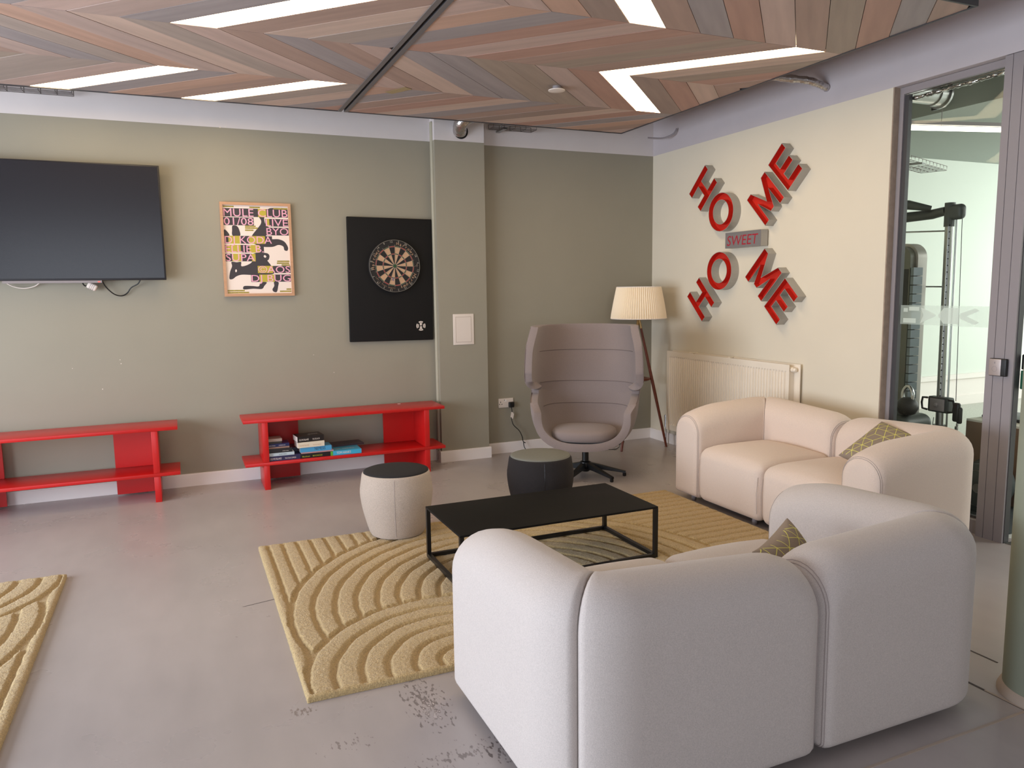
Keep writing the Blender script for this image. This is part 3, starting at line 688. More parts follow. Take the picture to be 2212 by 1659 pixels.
def seat(parent, c, a, n, La, Ln):
    # block between the bolsters: a from TH to La, n from TH to Ln (local coords from the outer corner)
    c, a, n = Vector((*c, 0)), Vector((*a, 0)), Vector((*n, 0)); g = .006
    a0, a1, n0, n1 = TH+g, La-g*.6, TH-.02, Ln
    z0, z1 = .045, .432
    ha, hn, hz = (a1-a0)/2, (n1-n0)/2, (z1-z0)/2
    cc = c + a*(a0+a1)/2 + n*(n0+n1)/2 + Vector((0, 0, (z0+z1)/2))
    T = Matrix.Translation(cc) @ Matrix(((a.x, n.x, 0, 0), (a.y, n.y, 0, 0), (0, 0, 1, 0), (0, 0, 0, 1)))
    def fn(p):
        if p.z > 0: p = p + Vector((0, 0, .028*(1-(p.x/ha)**2)*(1-(p.y/hn)**4)*(p.z/hz)))
        # front edge rolls lower
        if p.z > 0 and p.y > hn-.16: p = p - Vector((0, 0, .022*((p.y-hn+.16)/.16)**2))
        p = p + Vector((0, .008*(1-(p.z/hz)**2)*(1 if p.y > 0 else 0), 0))
        return p
    mb = MB(); mb.soft((0, 0, 0), (ha, hn, hz), .055, 5, (10, 10, 5), fn=fn, T=T); o = mb.build('seat', M['sofa'], parent, 60)
    mb = MB()
    for s in (-1, 1): mb.tube([T @ Vector((s*(ha-.016), hn+.0005, -hz+.06)), T @ Vector((s*(ha-.016), hn+.0075, 0)), T @ Vector((s*(ha-.018), hn-.004, hz-.09))], .0012, 5)
    sub(mb, 'seam', M['sofaseam'], o)
def sofa(name, loc, label, mods, group, fab):
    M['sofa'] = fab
    s = thing(name, loc, label, 'sofa', group)
    for (c, arm, back, La, Lb) in mods:
        bolster(s, 'armrest', c, arm, back, La, .05, dr=.055, dlen=.30)
        bolster(s, 'backrest', c, back, arm, Lb, .05, dr=.045, dlen=.13)
        seat(s, c, back, arm, Lb, La-.004)
        A, B = Vector((*arm, 0)), Vector((*back, 0)); C_ = Vector((*c, 0))
        for u_, v_ in ((.12, .15), (La-.08, .15), (.12, Lb-.12), (La-.08, Lb-.12)):
            p = C_ + A*u_ + B*v_; mb = MB(); mb.lathe([(.014, 0), (.018, .01), (.018, .06)], p, 14); mb.build('foot', M['frame'], s, 40)
    return s
sofa('modular_sofa', (-.7, -2.9, 0), 'pale two-seat modular sofa against the cream wall by the radiator', [((-.25, -1.98), (-1, 0), (0, -1), .88, .915), ((-.25, -3.80), (-1, 0), (0, 1), .88, .90)], 'pale modular sofas', M['sofa'])
sofa('modular_sofa', (-2.65, -4.4, 0), 'pale two-seat modular sofa seen from behind in the foreground', [((-3.55, -4.88), (0, 1), (1, 0), .95, .925), ((-1.755, -4.88), (0, 1), (-1, 0), .93, .865)], 'pale modular sofas', M['sofa_cool_lit'])

# ------------------------------------------------------------------ cushions
def cushion(T, label, size=.44):
    c = thing('cushion', tuple(T.translation), label, 'cushion', 'taupe cushions with yellow lines')
    def surf(u, v, sgn, off=0):
        x, y = (u-.5)*2, (v-.5)*2
        pin = 1-.10*(1-x*x)*(abs(y)**3)  # edges pull in between corners
        pin2 = 1-.10*(1-y*y)*(abs(x)**3)
        h = .078*((1-x**2)*(1-y**2))**.42
        return T @ Vector((x*size/2*pin2, y*size/2*pin, sgn*(h+off)))
    n = 26; mb = MB()
    for sgn in (1, -1):
        rows = [[surf(.5-.5*cos(pi*i/n), .5-.5*cos(pi*j/n), sgn) for i in range(n+1)] for j in range(n+1)]
        mb.grid(rows if sgn > 0 else [r[::-1] for r in rows])
    mb.build('cover', M['cushion'], c, 80)
    # rhombille (tumbling block) line print
    mb = MB(); s_ = .17
    segs = []
    for i in range(-2, 10):
        for j in range(-2, 10):
            cx, cy = (i+.5*(j % 2))*s_*sqrt(3), j*s_*1.5
            hexp = [(cx+s_*cos(rad(90+60*k)), cy+s_*sin(rad(90+60*k))) for k in range(6)]
            for k in range(6): segs.append((hexp[k], hexp[(k+1) % 6])) if k < 3 else None
            for k in (0, 2, 4): segs.append(((cx, cy), hexp[k]))
            if (i+j) % 2:
                for k in (1, 3, 5): segs.append(((cx, cy), hexp[k]))
    for a, b in segs:
        m_ = 8; wv = .0042; d = Vector((b[0]-a[0], b[1]-a[1])); 
        if d.length < 1e-5: continue
        nn = Vector((-d.y, d.x)).normalized()*wv
        for sgn in (1, -1):
            prev = None
            for k in range(m_+1):
                p = Vector(a)+d*k/m_
                if not (.01 < p.x < .99 and .01 < p.y < .99): prev = None; continue
                A_, B_ = surf(min(max(p.x+nn.x, .003), .997), min(max(p.y+nn.y, .003), .997), sgn, .0009), surf(min(max(p.x-nn.x, .003), .997), min(max(p.y-nn.y, .003), .997), sgn, .0009)
                if prev: mb.quad(prev[0], A_, B_, prev[1])
                prev = (A_, B_)
    mb.recalc = False
    mb.build('line_print', M['cushline'], c)
    return c
def frame_T(o, x, y):
    x = Vector(x).normalized(); z = x.cross(Vector(y)).normalized(); y = z.cross(x)
    return Matrix(((x.x, y.x, z.x, o[0]), (x.y, y.y, z.y, o[1]), (x.z, y.z, z.z, o[2]), (0, 0, 0, 1)))
def corner_T(c, e, f, size):
    e, f = Vector(e).normalized(), Vector(f).normalized(); o = Vector(c)+(e+f)*size/2; return frame_T(o, e, f)
cushion(corner_T((-.46, -3.215, .70), (-.87, .05, -.485), (.09, -.97, -.22), .38), 'taupe cushion with yellow cube lines leaning on the far sofa', .38)
cushion(corner_T((-2.335, -4.40, .665), (-.889, -.439, -.129), (.306, -.36, -.881), .33), 'taupe cushion with yellow cube lines on the near sofa, seen over its back', .33)

# ================================================================== COFFEE TABLE
ct = thing('coffee_table', (-2.61, -2.8, 0), 'low rectangular black metal coffee table on the carved rug', 'table')
x0, x1, y0, y1, zt = -3.205, -2.02, -3.085, -2.50, .325
mb = MB(); mb.soft(((x0+x1)/2, (y0+y1)/2, zt-.005), ((x1-x0)/2, (y1-y0)/2, .006), .002, 1); mb.build('tabletop', M['tabletop'], ct, 30)
s_ = .011
for (lx, ly) in ((x0+s_, y0+s_), (x1-s_, y0+s_), (x0+s_, y1-s_), (x1-s_, y1-s_)):
    mb = MB(); mb.box(lx-s_, lx+s_, ly-s_, ly+s_, .029, zt-.011); mb.build('leg', M['black'], ct)
for (a, b, c, d) in ((x0+2*s_, x1-2*s_, y0, y0+2*s_), (x0+2*s_, x1-2*s_, y1-2*s_, y1), (x0, x0+2*s_, y0+2*s_, y1-2*s_), (x1-2*s_, x1, y0+2*s_, y1-2*s_)):
    mb = MB(); mb.box(a, b, c, d, .029, .050); mb.build('base_rail', M['black'], ct)

# ================================================================== POUFS
def pouf(x, y, body, top, label):
    p = thing('pouf', (x, y, .026), label, 'pouf', 'round barrel poufs')
    P_ = [(.150, .029), (.166, .032), (.176, .05)]
    for k in range(1, 13):
        t = k/12; z = .05+.365*t; P_.append((.176+.053*sin(min(1, t*1.32)*pi/2)-.016*max(0, t-.72)/.28, z))
    mb = MB(); mb.lathe(P_+[(.208, .424), (.204, .427)], (x, y, 0), 56); mb.build('body', body, p, 50)
    mb = MB(); mb.lathe([(.205, .424), (.203, .432), (.19, .437), (.12, .442), (.01, .444)], (x, y, 0), 56); mb.build('top_pad', top, p, 60)
    mb = MB()
    for a in (rad(-108), rad(20), rad(140)):
        mb.tube([(x+r*cos(a), y+r*sin(a), z) for r, z in P_[2:]], .0014, 5)
    mb.build('seam', M['sofaseam'] if body is M['beigewool'] else M['black'], p)
pouf(-3.235, -1.98, M['beigewool'], M['topwool_dark'], 'beige wool barrel pouf with a black top on the rug edge')
pouf(-2.235, -2.0, M['blackwool'], M['topwool_light'], 'black wool barrel pouf with a grey-green top behind the table')

# ================================================================== WING CHAIR
def wing_chair():
    ch = thing('wing_chair', (-1.385, -1.10, 0), 'grey wool high-backed wing chair on a black star base', 'chair')
    f = Vector((-.56, -.83, 0)).normalized(); r = Vector((-f.y, f.x, 0)); O = Vector((-1.385, -1.10, 0))
    if r.x < 0: r = -r
    def Wp(u, v, z): return O + r*u + f*v + Vector((0, 0, z))
    P = [(.33, .325), (.16, .30), (-.02, .29), (-.15, .345), (-.215, .48), (-.245, .64), (-.255, .77), (-.265, .90), (-.285, 1.07), (-.31, 1.25)]
    Rr = [(.30, .56), (.25, .64), (.13, .675), (.055, .695), (.04, .735), (.045, .785), (.17, .80), (.20, .87), (.19, 1.06), (.13, 1.24)]
    Wd = [.325, .36, .375, .38, .385, .40, .415, .415, .405, .37]
    def interp(A, t):
        k = min(int(t), len(A)-2); u = t-k
        g = lambda i: A[max(0, min(len(A)-1, i))]
        p0, p1, p2, p3 = g(k-1), g(k), g(k+1), g(k+2)
        cr = lambda a, b, c, d: .5*((2*b)+(-a+c)*u+(2*a-5*b+4*c-d)*u*u+(-a+3*b-3*c+d)*u**3)
        return tuple(cr(*q) for q in zip(p0, p1, p2, p3)) if isinstance(p1, tuple) else cr(p0, p1, p2, p3)
    def interpl(A, t):
        k = min(int(t), len(A)-2); u = t-k; return tuple(a+(b-a)*u for a, b in zip(A[k], A[k+1]))
    ns, nt_ = 81, 22
    def S_(t, ph, off=0):                         # ph -1..1
        p, q, w_ = interp(P, t), interpl(Rr, t), interp(Wd, t); a = abs(ph)*pi/2
        u = w_*sin(a)**.72*(1 if ph >= 0 else -1) if a > 0 else 0; g = 1-cos(a)**.75 if abs(ph) < 1 else 1
        g = g if g > 0 else 0
        return Wp(u, p[0]+(q[0]-p[0])*g, p[1]+(q[1]-p[1])*g)
    rows = [[S_(9*k/ns, -1+2*j/(2*nt_)) for j in range(2*nt_+1)] for k in range(ns+1)]
    mb = MB(); mb.recalc = False; mb.grid(rows)
    # outward normals
    o = mb.build('shell', M['chair'], ch, None)
    me = o.data
    c0 = Wp(0, .1, .7); s = sum((1 if (p.center-c0).dot(p.normal) > 0 else -1) for p in me.polygons)
    if s < 0: me.flip_normals()
    md = o.modifiers.new('solid', 'SOLIDIFY'); md.thickness = .062; md.offset = 1; md.use_even_offset = False; md.use_rim = True
    bv = o.modifiers.new('bevel', 'BEVEL'); bv.width = .007; bv.segments = 2; bv.limit_method = 'ANGLE'; bv.angle_limit = rad(50)
    dg = bpy.context.evaluated_depsgraph_get(); me2 = bpy.data.meshes.new_from_object(o.evaluated_get(dg)); o.modifiers.clear(); o.data = me2
    me2.polygons.foreach_set('use_smooth', [True]*len(me2.polygons)); me2.set_sharp_from_angle(angle=rad(60))
    for zz in (1.03, .765, .575):
        mb = MB(); pts = []
        for j in range(41):
            ph = -.74+1.48*j/40; lo, hi = 3.0, 9.0
            for _ in range(30):
                mid_ = (lo+hi)/2
                if S_(mid_, ph).z < zz-(.03*abs(ph)**3 if zz < .6 else 0): lo = mid_
                else: hi = mid_
            p = S_(lo, ph); pts.append(p + f*.001)
        mb.tube(pts, .0026, 5); mb.build('seam', M['chairseam'], ch, 60)
    # outer rim piping on the sides
    for sgn in (-1, 1):
        mb = MB(); mb.tube([S_(9*k/90, sgn*1.0)+r*sgn*.060 for k in range(91)], .0035, 5); mb.build('seam', M['chairseam'], ch, 60)
    mb = MB(); T = frame_T(Wp(0, .105, .445), r, f)
    rows = []
    for rr_, z in ((.9, -.095), (.975, -.085), (1, -.06), (1, -.035), (.97, -.018), (.9, -.006), (.6, .006), (.3, .010), (.02, .011)):
        rows.append([Wp(.262*rr_*(abs(cos(a))**.75)*(1 if cos(a) >= 0 else -1), .095+.235*rr_*(abs(sin(a))**.75)*(1 if sin(a) >= 0 else -1), .425+z) for a in [2*pi*k/56 for k in range(56)]])
    mb.grid(rows, True, 0, True, True); mb.build('seat_cushion', M['chair'], ch, 60)
    mb = MB(); mb.lathe([(.028, .06), (.028, .245), (.06, .25), (.075, .28)], O, 24); mb.build('stem', M['black'], ch, 40)
    mb = MB(); mb.lathe([(.03, .03), (.042, .045), (.05, .085), (.045, .11), (.03, .12)], O, 24); mb.build('hub', M['black'], ch, 40)
    for k, cd in enumerate((-12, -55, -120, 168, 90)):
        a = rad(cd)-YAW; d = Vector((cos(a), sin(a), 0)); sd_ = Vector((-d.y, d.x, 0)); rows = []
        for t_, wd, zt_, th in ((0.03, .024, .108, .05), (.12, .024, .09, .035), (.24, .02, .062, .022), (.335, .016, .042, .014)):
            p = O+d*t_; rows.append([p+sd_*wd+Vector((0, 0, zt_-th)), p+sd_*wd*.8+Vector((0, 0, zt_)), p-sd_*wd*.8+Vector((0, 0, zt_)), p-sd_*wd+Vector((0, 0, zt_-th))])
        mb = MB(); mb.grid(rows, True, 0, True, True); lg = mb.build('leg', M['black'], ch, 30)
        mb = MB(); mb.lathe([(.012, 0), (.015, .005), (.015, .028)], O+d*.325, 14); sub(mb, 'glide', M['blackplastic'], lg, 40)
    return ch
wing_chair()

# ================================================================== FLOOR LAMP
lp = thing('floor_lamp', (-.385, -.34, 0), 'tripod floor lamp with dark wooden legs and pleated cream shade', 'lamp')
LC = Vector((-.385, -.35, 0)); AP = LC+Vector((0, 0, 1.27))
feet = [Vector((-.645, -.47, 0)), Vector((-.135, -.475, 0)), Vector((-.38, -.07, 0))]
for fpt in feet:
    mb = MB(); top = AP+(fpt-AP).normalized()*.10; mb.tube([top, top.lerp(fpt, .5), fpt], [.011, .0155, .011], 14); mb.build('leg', M['walnut'], lp, 40)
    mb = MB(); mb.tube([AP, top+(fpt-AP).normalized()*.012], .012, 12); mb.build('ferrule', M['brass'], lp, 40)
mb = MB(); mb.lathe([(.028, 1.24), (.034, 1.25), (.034, 1.28), (.012, 1.29), (.012, 1.36)], LC, 20); mb.build('lamp_holder', M['brass'], lp, 40)
mb = MB(); rows = []
npl = 150
for z, rr_ in ((1.255, .262), (1.30, .256), (1.40, .238), (1.50, .218), (1.555, .207)):
    rows.append([LC+Vector(((rr_+(.006 if q % 2 else -.006))*cos(2*pi*q/npl), (rr_+(.006 if q % 2 else -.006))*sin(2*pi*q/npl), z)) for q in range(npl)])
mb.grid(rows, True); shd = mb.build('lamp_shade', M['shade'], lp)
mb = MB()
for z, rr_ in ((1.256, .262), (1.554, .207)): mb.tube([LC+Vector((rr_*cos(2*pi*q/48), rr_*sin(2*pi*q/48), z)) for q in range(48)], .0045, 6, closed=True)
for q in range(3): mb.tube([LC+Vector((0, 0, 1.53)), LC+Vector((.207*cos(q*2.09), .207*sin(q*2.09), 1.55))], .003, 5)
mb.build('shade_ring', M['skirt'], lp)
mb = MB(); mb.lathe([(.10, .655), (.118, .665), (.118, .68), (.10, .683)], LC, 36); mb.build('tray', M['walnut'], lp, 40)
mb = MB()
for fpt in feet: p = AP.lerp(fpt, .475); mb.tube([LC+Vector((0, 0, .668)), p], .004, 6)
mb.build('tray_arm', M['brass'], lp)
cb = thing('lamp_cord', (-.55, -.3, 0), 'thin black cord looped on the floor behind the lamp foot', 'cord')
mb = MB(); mb.tube(bez([(-.38, -.10, .005), (-.52, -.20, .006), (-.62, -.22, .02), (-.56, -.30, .03), (-.64, -.36, .004), (-.80, -.30, .004), (-1.1, -.12, .004)], 8), .0035, 6); mb.build('sheath', M['black'], cb, 50)

# ================================================================== RADIATOR
ra = thing('radiator', (-.06, -1.2, .1), 'long cream panel radiator with fluted front on the cream wall', 'radiator')
ya, yb, z0, z1 = -.40, -2.03, .16, .935
mb = MB(); rows = []
n = 48; ys = []
for k in range(n):
    a = ya-.03-(abs(yb-ya)-.06)*k/n; p = (abs(yb-ya)-.06)/n
    ys += [(a, -.088), (a-p*.30, -.088), (a-p*.42, -.078), (a-p*.80, -.078), (a-p*.92, -.088)]
ys.append((yb+.03, -.088))
for z, f_ in ((z0+.05, 0), (z0+.065, 1), (z1-.065, 1), (z1-.05, 0)): rows.append([(-.088+(x+.088)*f_, y, z) for y, x in ys])
mb.grid(rows)
mb.box(-.088, -.084, yb, yb+.03, z0+.05, z1-.05); mb.box(-.088, -.084, ya-.03, ya, z0+.05, z1-.05); mb.box(-.088, -.084, yb, ya, z0, z0+.05); mb.box(-.088, -.084, yb, ya, z1-.05, z1)
mb.build('front_panel', M['radiator'], ra)
mb = MB(); mb.box(-.030, -.022, -2.085, ya-.01, z0, z1+.004); mb.build('rear_panel', M['radiator'], ra)
mb = MB()
for k in range(40): y = ya-.05-1.6*k/40; mb.box(-.078, -.030, y-.012, y-.011, z0+.05, z1-.03)
mb.build('convector_fin', M['radiator'], ra)
mb = MB(); mb.lathe([(.016, 0), (.016, -.03), (.012, -.035)], (-.055, yb-.005, z1-.04), 18, axis='y'); mb.tube([(-.055, yb+.02, z1-.04), (-.055, yb-.02, z1-.04)], .02, 14); mb.build('end_plug', M['radiator'], ra, 40)
mb = MB(); mb.tube([(-.055, ya, z0+.03), (-.055, ya+.05, z0+.03), (-.055, ya+.05, 0)], .0085, 10); mb.tube([(-.055, ya+.05, z0+.01), (-.055, ya+.05, z0+.13)], .018, 14); mb.build('valve', M['chrome'], ra, 40)
mb = MB()
for y in (-.75, -1.3): mb.box(-.08, -.022, y-.012, y+.012, z1, z1+.006)
for y in (-.75, -1.3): mb.box(-.024, 0, y-.012, y+.012, z1-.3, z1+.004)
mb.build('bracket', M['radiator'], ra)

# ================================================================== RED SHELVING
def shelf_unit(xr, label):
    u = thing('shelf_unit', (xr-.82, -.25, 0), label, 'shelving', 'low red shelf units along the green wall')
    x0 = xr-1.64; ya_, yb_ = -.425, -.072; t = .022
    mb = MB(); mb.soft(((x0+xr)/2, (ya_+yb_)/2, .552), (.82, .1765, .0125), .002, 1); mb.build('top_board', M['red'], u, 30)
    mb = MB(); mb.soft(((x0+xr)/2, (ya_+yb_)/2, .208), (.82, .1765, .0125), .002, 1); mb.build('lower_shelf', M['red'], u, 30)
    for k, xs in enumerate((x0+.16, xr-.16)):
        mb = MB()
        for za, zb in ((0, .195), (.2215, .539)): mb.soft((xs, (ya_+yb_)/2, (za+zb)/2), (t, .174, (zb-za)/2), .002, 1)
        mb.build('side_panel', M['red'], u, 30)
        xa, xb = (xs+t, xs+t+.275) if k == 0 else (xs-t-.275, xs-t)
        mb = MB()
        for za, zb in ((0.012, .195), (.2215, .539)): mb.box(xa, xb, yb_-.02, yb_, za, zb)
        mb.build('back_panel', M['red'], u)
    return u
shelf_unit(-2.385, 'low red shelf unit holding paperbacks below the dartboard')
shelf_unit(-4.49, 'empty low red shelf unit under the television')
# ------------------------------------------------------------------ books
def bx(px): return -3.869+(px-578)*.003805
ZS = .2206
def book(px0, px1, z, th, depth, col, label, yfront=-.40, rot=0, txt=None, tcol='print', cover=None, pages=True, ctxt=None):
    xa, xb = bx(px0), bx(px1); L = xb-xa; cx = (xa+xb)/2
    T = Matrix.Translation((cx, yfront+depth/2, z)) @ Matrix.Rotation(rot, 4, 'Z')
    b = thing('book', (cx, yfront+depth/2, z), label, 'book', 'paperbacks on the red shelf')
    m_ = mat('book_cover', col, .35); mb = MB(); c = .0012
    mb.box(-L/2, L/2, -depth/2, depth/2, 0, c, T=T); mb.box(-L/2, L/2, -depth/2, depth/2, th-c, th, T=T); mb.box(-L/2, L/2, -depth/2, -depth/2+c, c, th-c, T=T)
    mb.build('cover', m_, b)
    mb = MB(); mb.box(-L/2+.002, L/2-.002, -depth/2+c, depth/2-.003, c, th-c, T=T); mb.build('page_block', M['paper'], b)
    TT = T @ Matrix(((1, 0, 0, 0), (0, 0, -1, -depth/2-.0003), (0, 1, 0, 0), (0, 0, 0, 1)))
    if txt:
        mb = MB()
        for s_, u0, wd, hh in txt: glyphs(mb, s_, th*hh, TT @ Matrix.Translation((-L/2+L*u0, th*.28, 0)), width=L*wd)
        mb.build('spine_print', M[tcol], b)
    if ctxt:
        mb = MB()
        for s_, u0, v0, wd, hh in ctxt: glyphs(mb, s_, hh, T @ Matrix.Translation((-L/2+L*u0, -depth/2+depth*v0, th+.0004)), width=L*wd)
        mb.build('cover_print', M[tcol], b)
    return b
M['gold'] = mat('gold_print', (190, 160, 60), .5); M['limeprint'] = mat('lime_print', (190, 200, 50), .5)
M['navyprint'] = mat('navy_print', (20, 30, 60), .5)
z = ZS; book(585, 648, z, .040, .150, (46, 44, 78), 'thick navy paperback at the bottom of the left stack', txt=[('OLIVIE BLAKE', .03, .36, .55), ('THE ATLAS COMPLEX', .50, .36, .42)])
z += .0405; book(584, 636, z, .024, .14, (186, 200, 206), 'pale blue paperback second from the bottom, left stack', txt=[('THE', .1, .08, .5), ('NORTHERN', .4, .3, .5)], tcol='navyprint')
z += .0245; book(583, 632, z, .034, .13, (36, 34, 36), 'black book in the middle of the left stack', txt=[('a short story', .60, .26, .3)], yfront=-.395)
z += .0345; book(583, 627, z, .012, .13, (150, 118, 104), 'thin brown book in the left stack', yfront=-.39)
z += .0125; book(583, 627, z, .024, .13, (34, 40, 84), 'slim blue paperback near the top of the left stack', txt=[('THE MAN', .05, .3, .4), ('HARBOUR', .52, .3, .4)], yfront=-.385)
z += .0245; book(583, 612, z, .016, .13, (50, 44, 40), 'thin dark book below the topmost one, left stack', yfront=-.38)
z += .0165; book(583, 613, z, .022, .13, (170, 148, 138), 'small pale book topmost of the left stack', yfront=-.375)
book(634, 652, ZS+.042, .034, .17, (44, 50, 74), 'dark blue book behind, between the two stacks', yfront=-.30)
z = ZS; book(649, 711, z, .036, .14, (26, 24, 26), 'black paperback with yellow title at the base of the middle stack', txt=[('Buchan', .05, .25, .4), ('BOCCACCIO', .40, .32, .42)], tcol='limeprint', yfront=-.40)
z += .0365; book(650, 718, z, .011, .13, (206, 150, 150), 'thin pinkish book below the blue one, middle stack', yfront=-.39)
z += .0115; book(648, 714, z, .040, .14, (74, 152, 196), 'blue paperback reading NEMESIS in the middle stack', txt=[('NEMESIS', .46, .34, .85)], tcol='navyprint', yfront=-.395)
z += .0405; book(642, 698, z, .044, .15, (226, 212, 190), 'cream paperback under the black one, middle stack', txt=[('OLIVIE BLAKE', .06, .36, .45), ('THE ATLAS PARADOX', .56, .32, .3)], tcol='oak', rot=.06, yfront=-.405)
z += .0445; book(641, 697, z, .046, .16, (34, 28, 28), 'black paperback on top of the middle stack', txt=[('OLIVIE BLAKE', .06, .36, .45), ('THE ATLAS SIX', .56, .28, .38)], rot=.10, yfront=-.40, ctxt=[('THE', .45, .3, .1, .03), ('ATLAS', .5, .45, .2, .05), ('SIX', .72, .45, .16, .05)])
sb = book(716, 777, ZS+.002, .036, .20, (64, 168, 204), 'sky blue paperback reading TOM HANKS lying flat at the right', txt=[('TOM HANKS', .12, .50, .75)], yfront=-.41, ctxt=[('TOM', .1, .3, .2, .05), ('HANKS', .4, .3, .4, .05)])
book(711, 716, ZS, .034, .14, (90, 170, 60), 'narrow green edged booklet between the black and blue books', yfront=-.40)
mg = book(722, 792, ZS+.038, .012, .16, (64, 48, 58), 'dark comic book with pictures lying behind the blue paperback', yfront=-.24, rot=.08)
ps = thing('paper_scrap', (-2.70, -.2, .565), 'tiny white scrap lying on top of the right red shelf', 'scrap')
mb = MB(); mb.box(-2.72, -2.695, -.135, -.125, .5648, .567); mb.box(-2.715, -2.69, -.128, -.12, .5648, .566); mb.build('shred', M['offwhite'], ps)

# ================================================================== TELEVISION
tv = thing('television', (-5.25, -.08, 2.08), 'large black wall-mounted television at the left edge', 'television')
xa, xb, za, zb = -6.02, -4.498, 1.657, 2.512
mb = MB(); mb.soft(((xa+xb)/2, -.085, (za+zb)/2), ((xb-xa)/2, .017, (zb-za)/2), .004, 2); mb.build('bezel', M['bezel'], tv, 40)
mb = MB(); mb.box(xa+.012, xb-.012, -.1035, -.102, za+.016, zb-.01); mb.build('screen', M['screen'], tv)
mb = MB(); mb.box(xa+.3, xb-.3, -.068, -.001, za+.15, zb-.15); mb.build('wall_mount', M['blackplastic'], tv)
mb = MB(); mb.box(xa+.45, xb-.44, -.10, -.075, za-.018, za+.0); strip = mb.build('lower_strip', M['tvstrip'], tv)
mb = MB(); mb.box(-4.965, -4.95, -.1005, -.099, za-.013, za-.008); sub(mb, 'standby_light', M['led'], strip)
mb = MB(); mb.tube(bez([(-4.945, -.07, 1.67), (-4.92, -.05, 1.61), (-4.87, -.03, 1.555), (-4.82, -.02, 1.54), (-4.78, -.02, 1.56), (-4.75, -.03, 1.60), (-4.70, -.05, 1.63), (-4.68, -.06, 1.665)], 6), .0045, 8); mb.build('black_cable', M['black'], tv, 50)
mb = MB(); mb.tube(bez([(-5.58, -.05, 1.665), (-5.52, -.03, 1.62), (-5.45, -.025, 1.605), (-5.38, -.03, 1.62), (-5.34, -.04, 1.655)], 6), .004, 8); mb.build('white_cable', M['offwhite'], tv, 50)
ad = thing('power_adapter', (-5.02, -.05, 1.61), 'small white plug hanging just below the television', 'plug')
mb = MB(); T = Matrix.Translation((-5.01, -.05, 1.612)) @ Matrix.Rotation(.5, 4, 'Y'); mb.soft((0, 0, 0), (.034, .022, .024), .012, 3, T=T); mb.build('body', M['offwhite'], ad, 50)
mb = MB()
for k in (-1, 0, 1): mb.box(k*.012-.0015, k*.012+.0015, -.0225, .0225, -.0245, .0245, T=T)
mb.build('groove', M['frame'], ad); mb = MB(); mb.tube(bez([(-5.03, -.05, 1.62), (-5.06, -.05, 1.62), (-5.075, -.06, 1.655)], 5), .005, 8); mb.build('lead', M['black'], ad, 50)

# ================================================================== POSTER
po = thing('framed_poster', (-3.807, -.02, 1.895), 'oak framed pink and black club poster on the green wall', 'poster')
PX0, PX1, PZ0, PZ1 = -4.08, -3.535, 1.522, 2.268
mb = MB(); fw = .021
mb.box(PX0, PX1, -.03, -.002, PZ1-fw, PZ1); mb.box(PX0, PX1, -.03, -.002, PZ0, PZ0+fw); mb.box(PX0, PX0+fw, -.03, -.002, PZ0+fw, PZ1-fw); mb.box(PX1-fw, PX1, -.03, -.002, PZ0+fw, PZ1-fw); mb.build('frame', M['oak'], po)
ix0, ix1, iz0, iz1 = PX0+fw, PX1-fw, PZ0+fw, PZ1-fw; IW, IH = ix1-ix0, iz1-iz0
mb = MB(); mb.box(ix0, ix1, -.014, -.010, iz0, iz1); pp = mb.build('print_sheet', M['paper'], po)
def PV(u, v, y): return (ix0+IW*u, y, iz1-IH*v)
def sp(pts, n=5):
    P_ = pts+[pts[0]]; Q = bez([(a, b, 0) for a, b in [pts[-1]]+P_+[pts[1]]], n); return [(q.x, q.y) for q in Q[n:-n-1]]
mb = MB()
def img(x, y): # zoom crop pixel -> uv
    v = (y-112)/(1565-112); xl = 88+(185-88)*v; xr = 1160+(1240-1160)*v; return ((x-xl)/(xr-xl), v)
def ishape(pts, m, yy, smooth=True):
    q = [img(*p) for p in pts]; q = sp(q, 4) if smooth else q
    mb.poly([PV(min(max(u, .002), .998), v, yy) for u, v in q], m)
Y1, Y2, Y3, Y4 = -.0143, -.0146, -.0149, -.0152
# abstract leaping animal silhouette
ishape([(640, 250), (700, 215), (790, 190), (860, 150), (930, 150), (880, 190), (800, 240), (770, 330), (800, 430), (850, 470), (820, 560), (800, 640), (900, 660), (1010, 660), (1110, 700), (1170, 790), (1160, 850), (1110, 840), (1090, 780), (1010, 755), (900, 790), (700, 780), (560, 700), (570, 610), (650, 500), (710, 420), (720, 360), (690, 310)], 0, Y1)
ishape([(255, 450), (320, 450), (360, 500), (380, 610), (260, 610), (250, 520)], 0, Y1)
ishape([(120, 515), (160, 530), (210, 605), (150, 640), (120, 600)], 0, Y1)
ishape([(245, 1040), (330, 1045), (400, 1040), (405, 1110), (500, 1090), (580, 1030), (600, 900), (800, 890), (860, 930), (850, 1000), (830, 1020), (890, 1100), (940, 1230), (800, 1250), (640, 1250), (560, 1255), (420, 1250), (330, 1275), (270, 1320), (215, 1315), (225, 1200), (255, 1110)], 0, Y1)
ishape([(820, 1380), (780, 1440), (740, 1490), (600, 1485), (450, 1495), (440, 1450), (480, 1435), (600, 1440), (690, 1445), (720, 1380)], 0, Y1)
ishape([(940, 1370), (1015, 1380), (1010, 1450), (990, 1540), (940, 1540), (915, 1500), (945, 1440)], 0, Y1)
ishape([(305, 1185), (318, 1160), (335, 1185), (318, 1210)], 1, Y2); ishape([(765, 945), (785, 925), (810, 950), (790, 970)], 1, Y2)
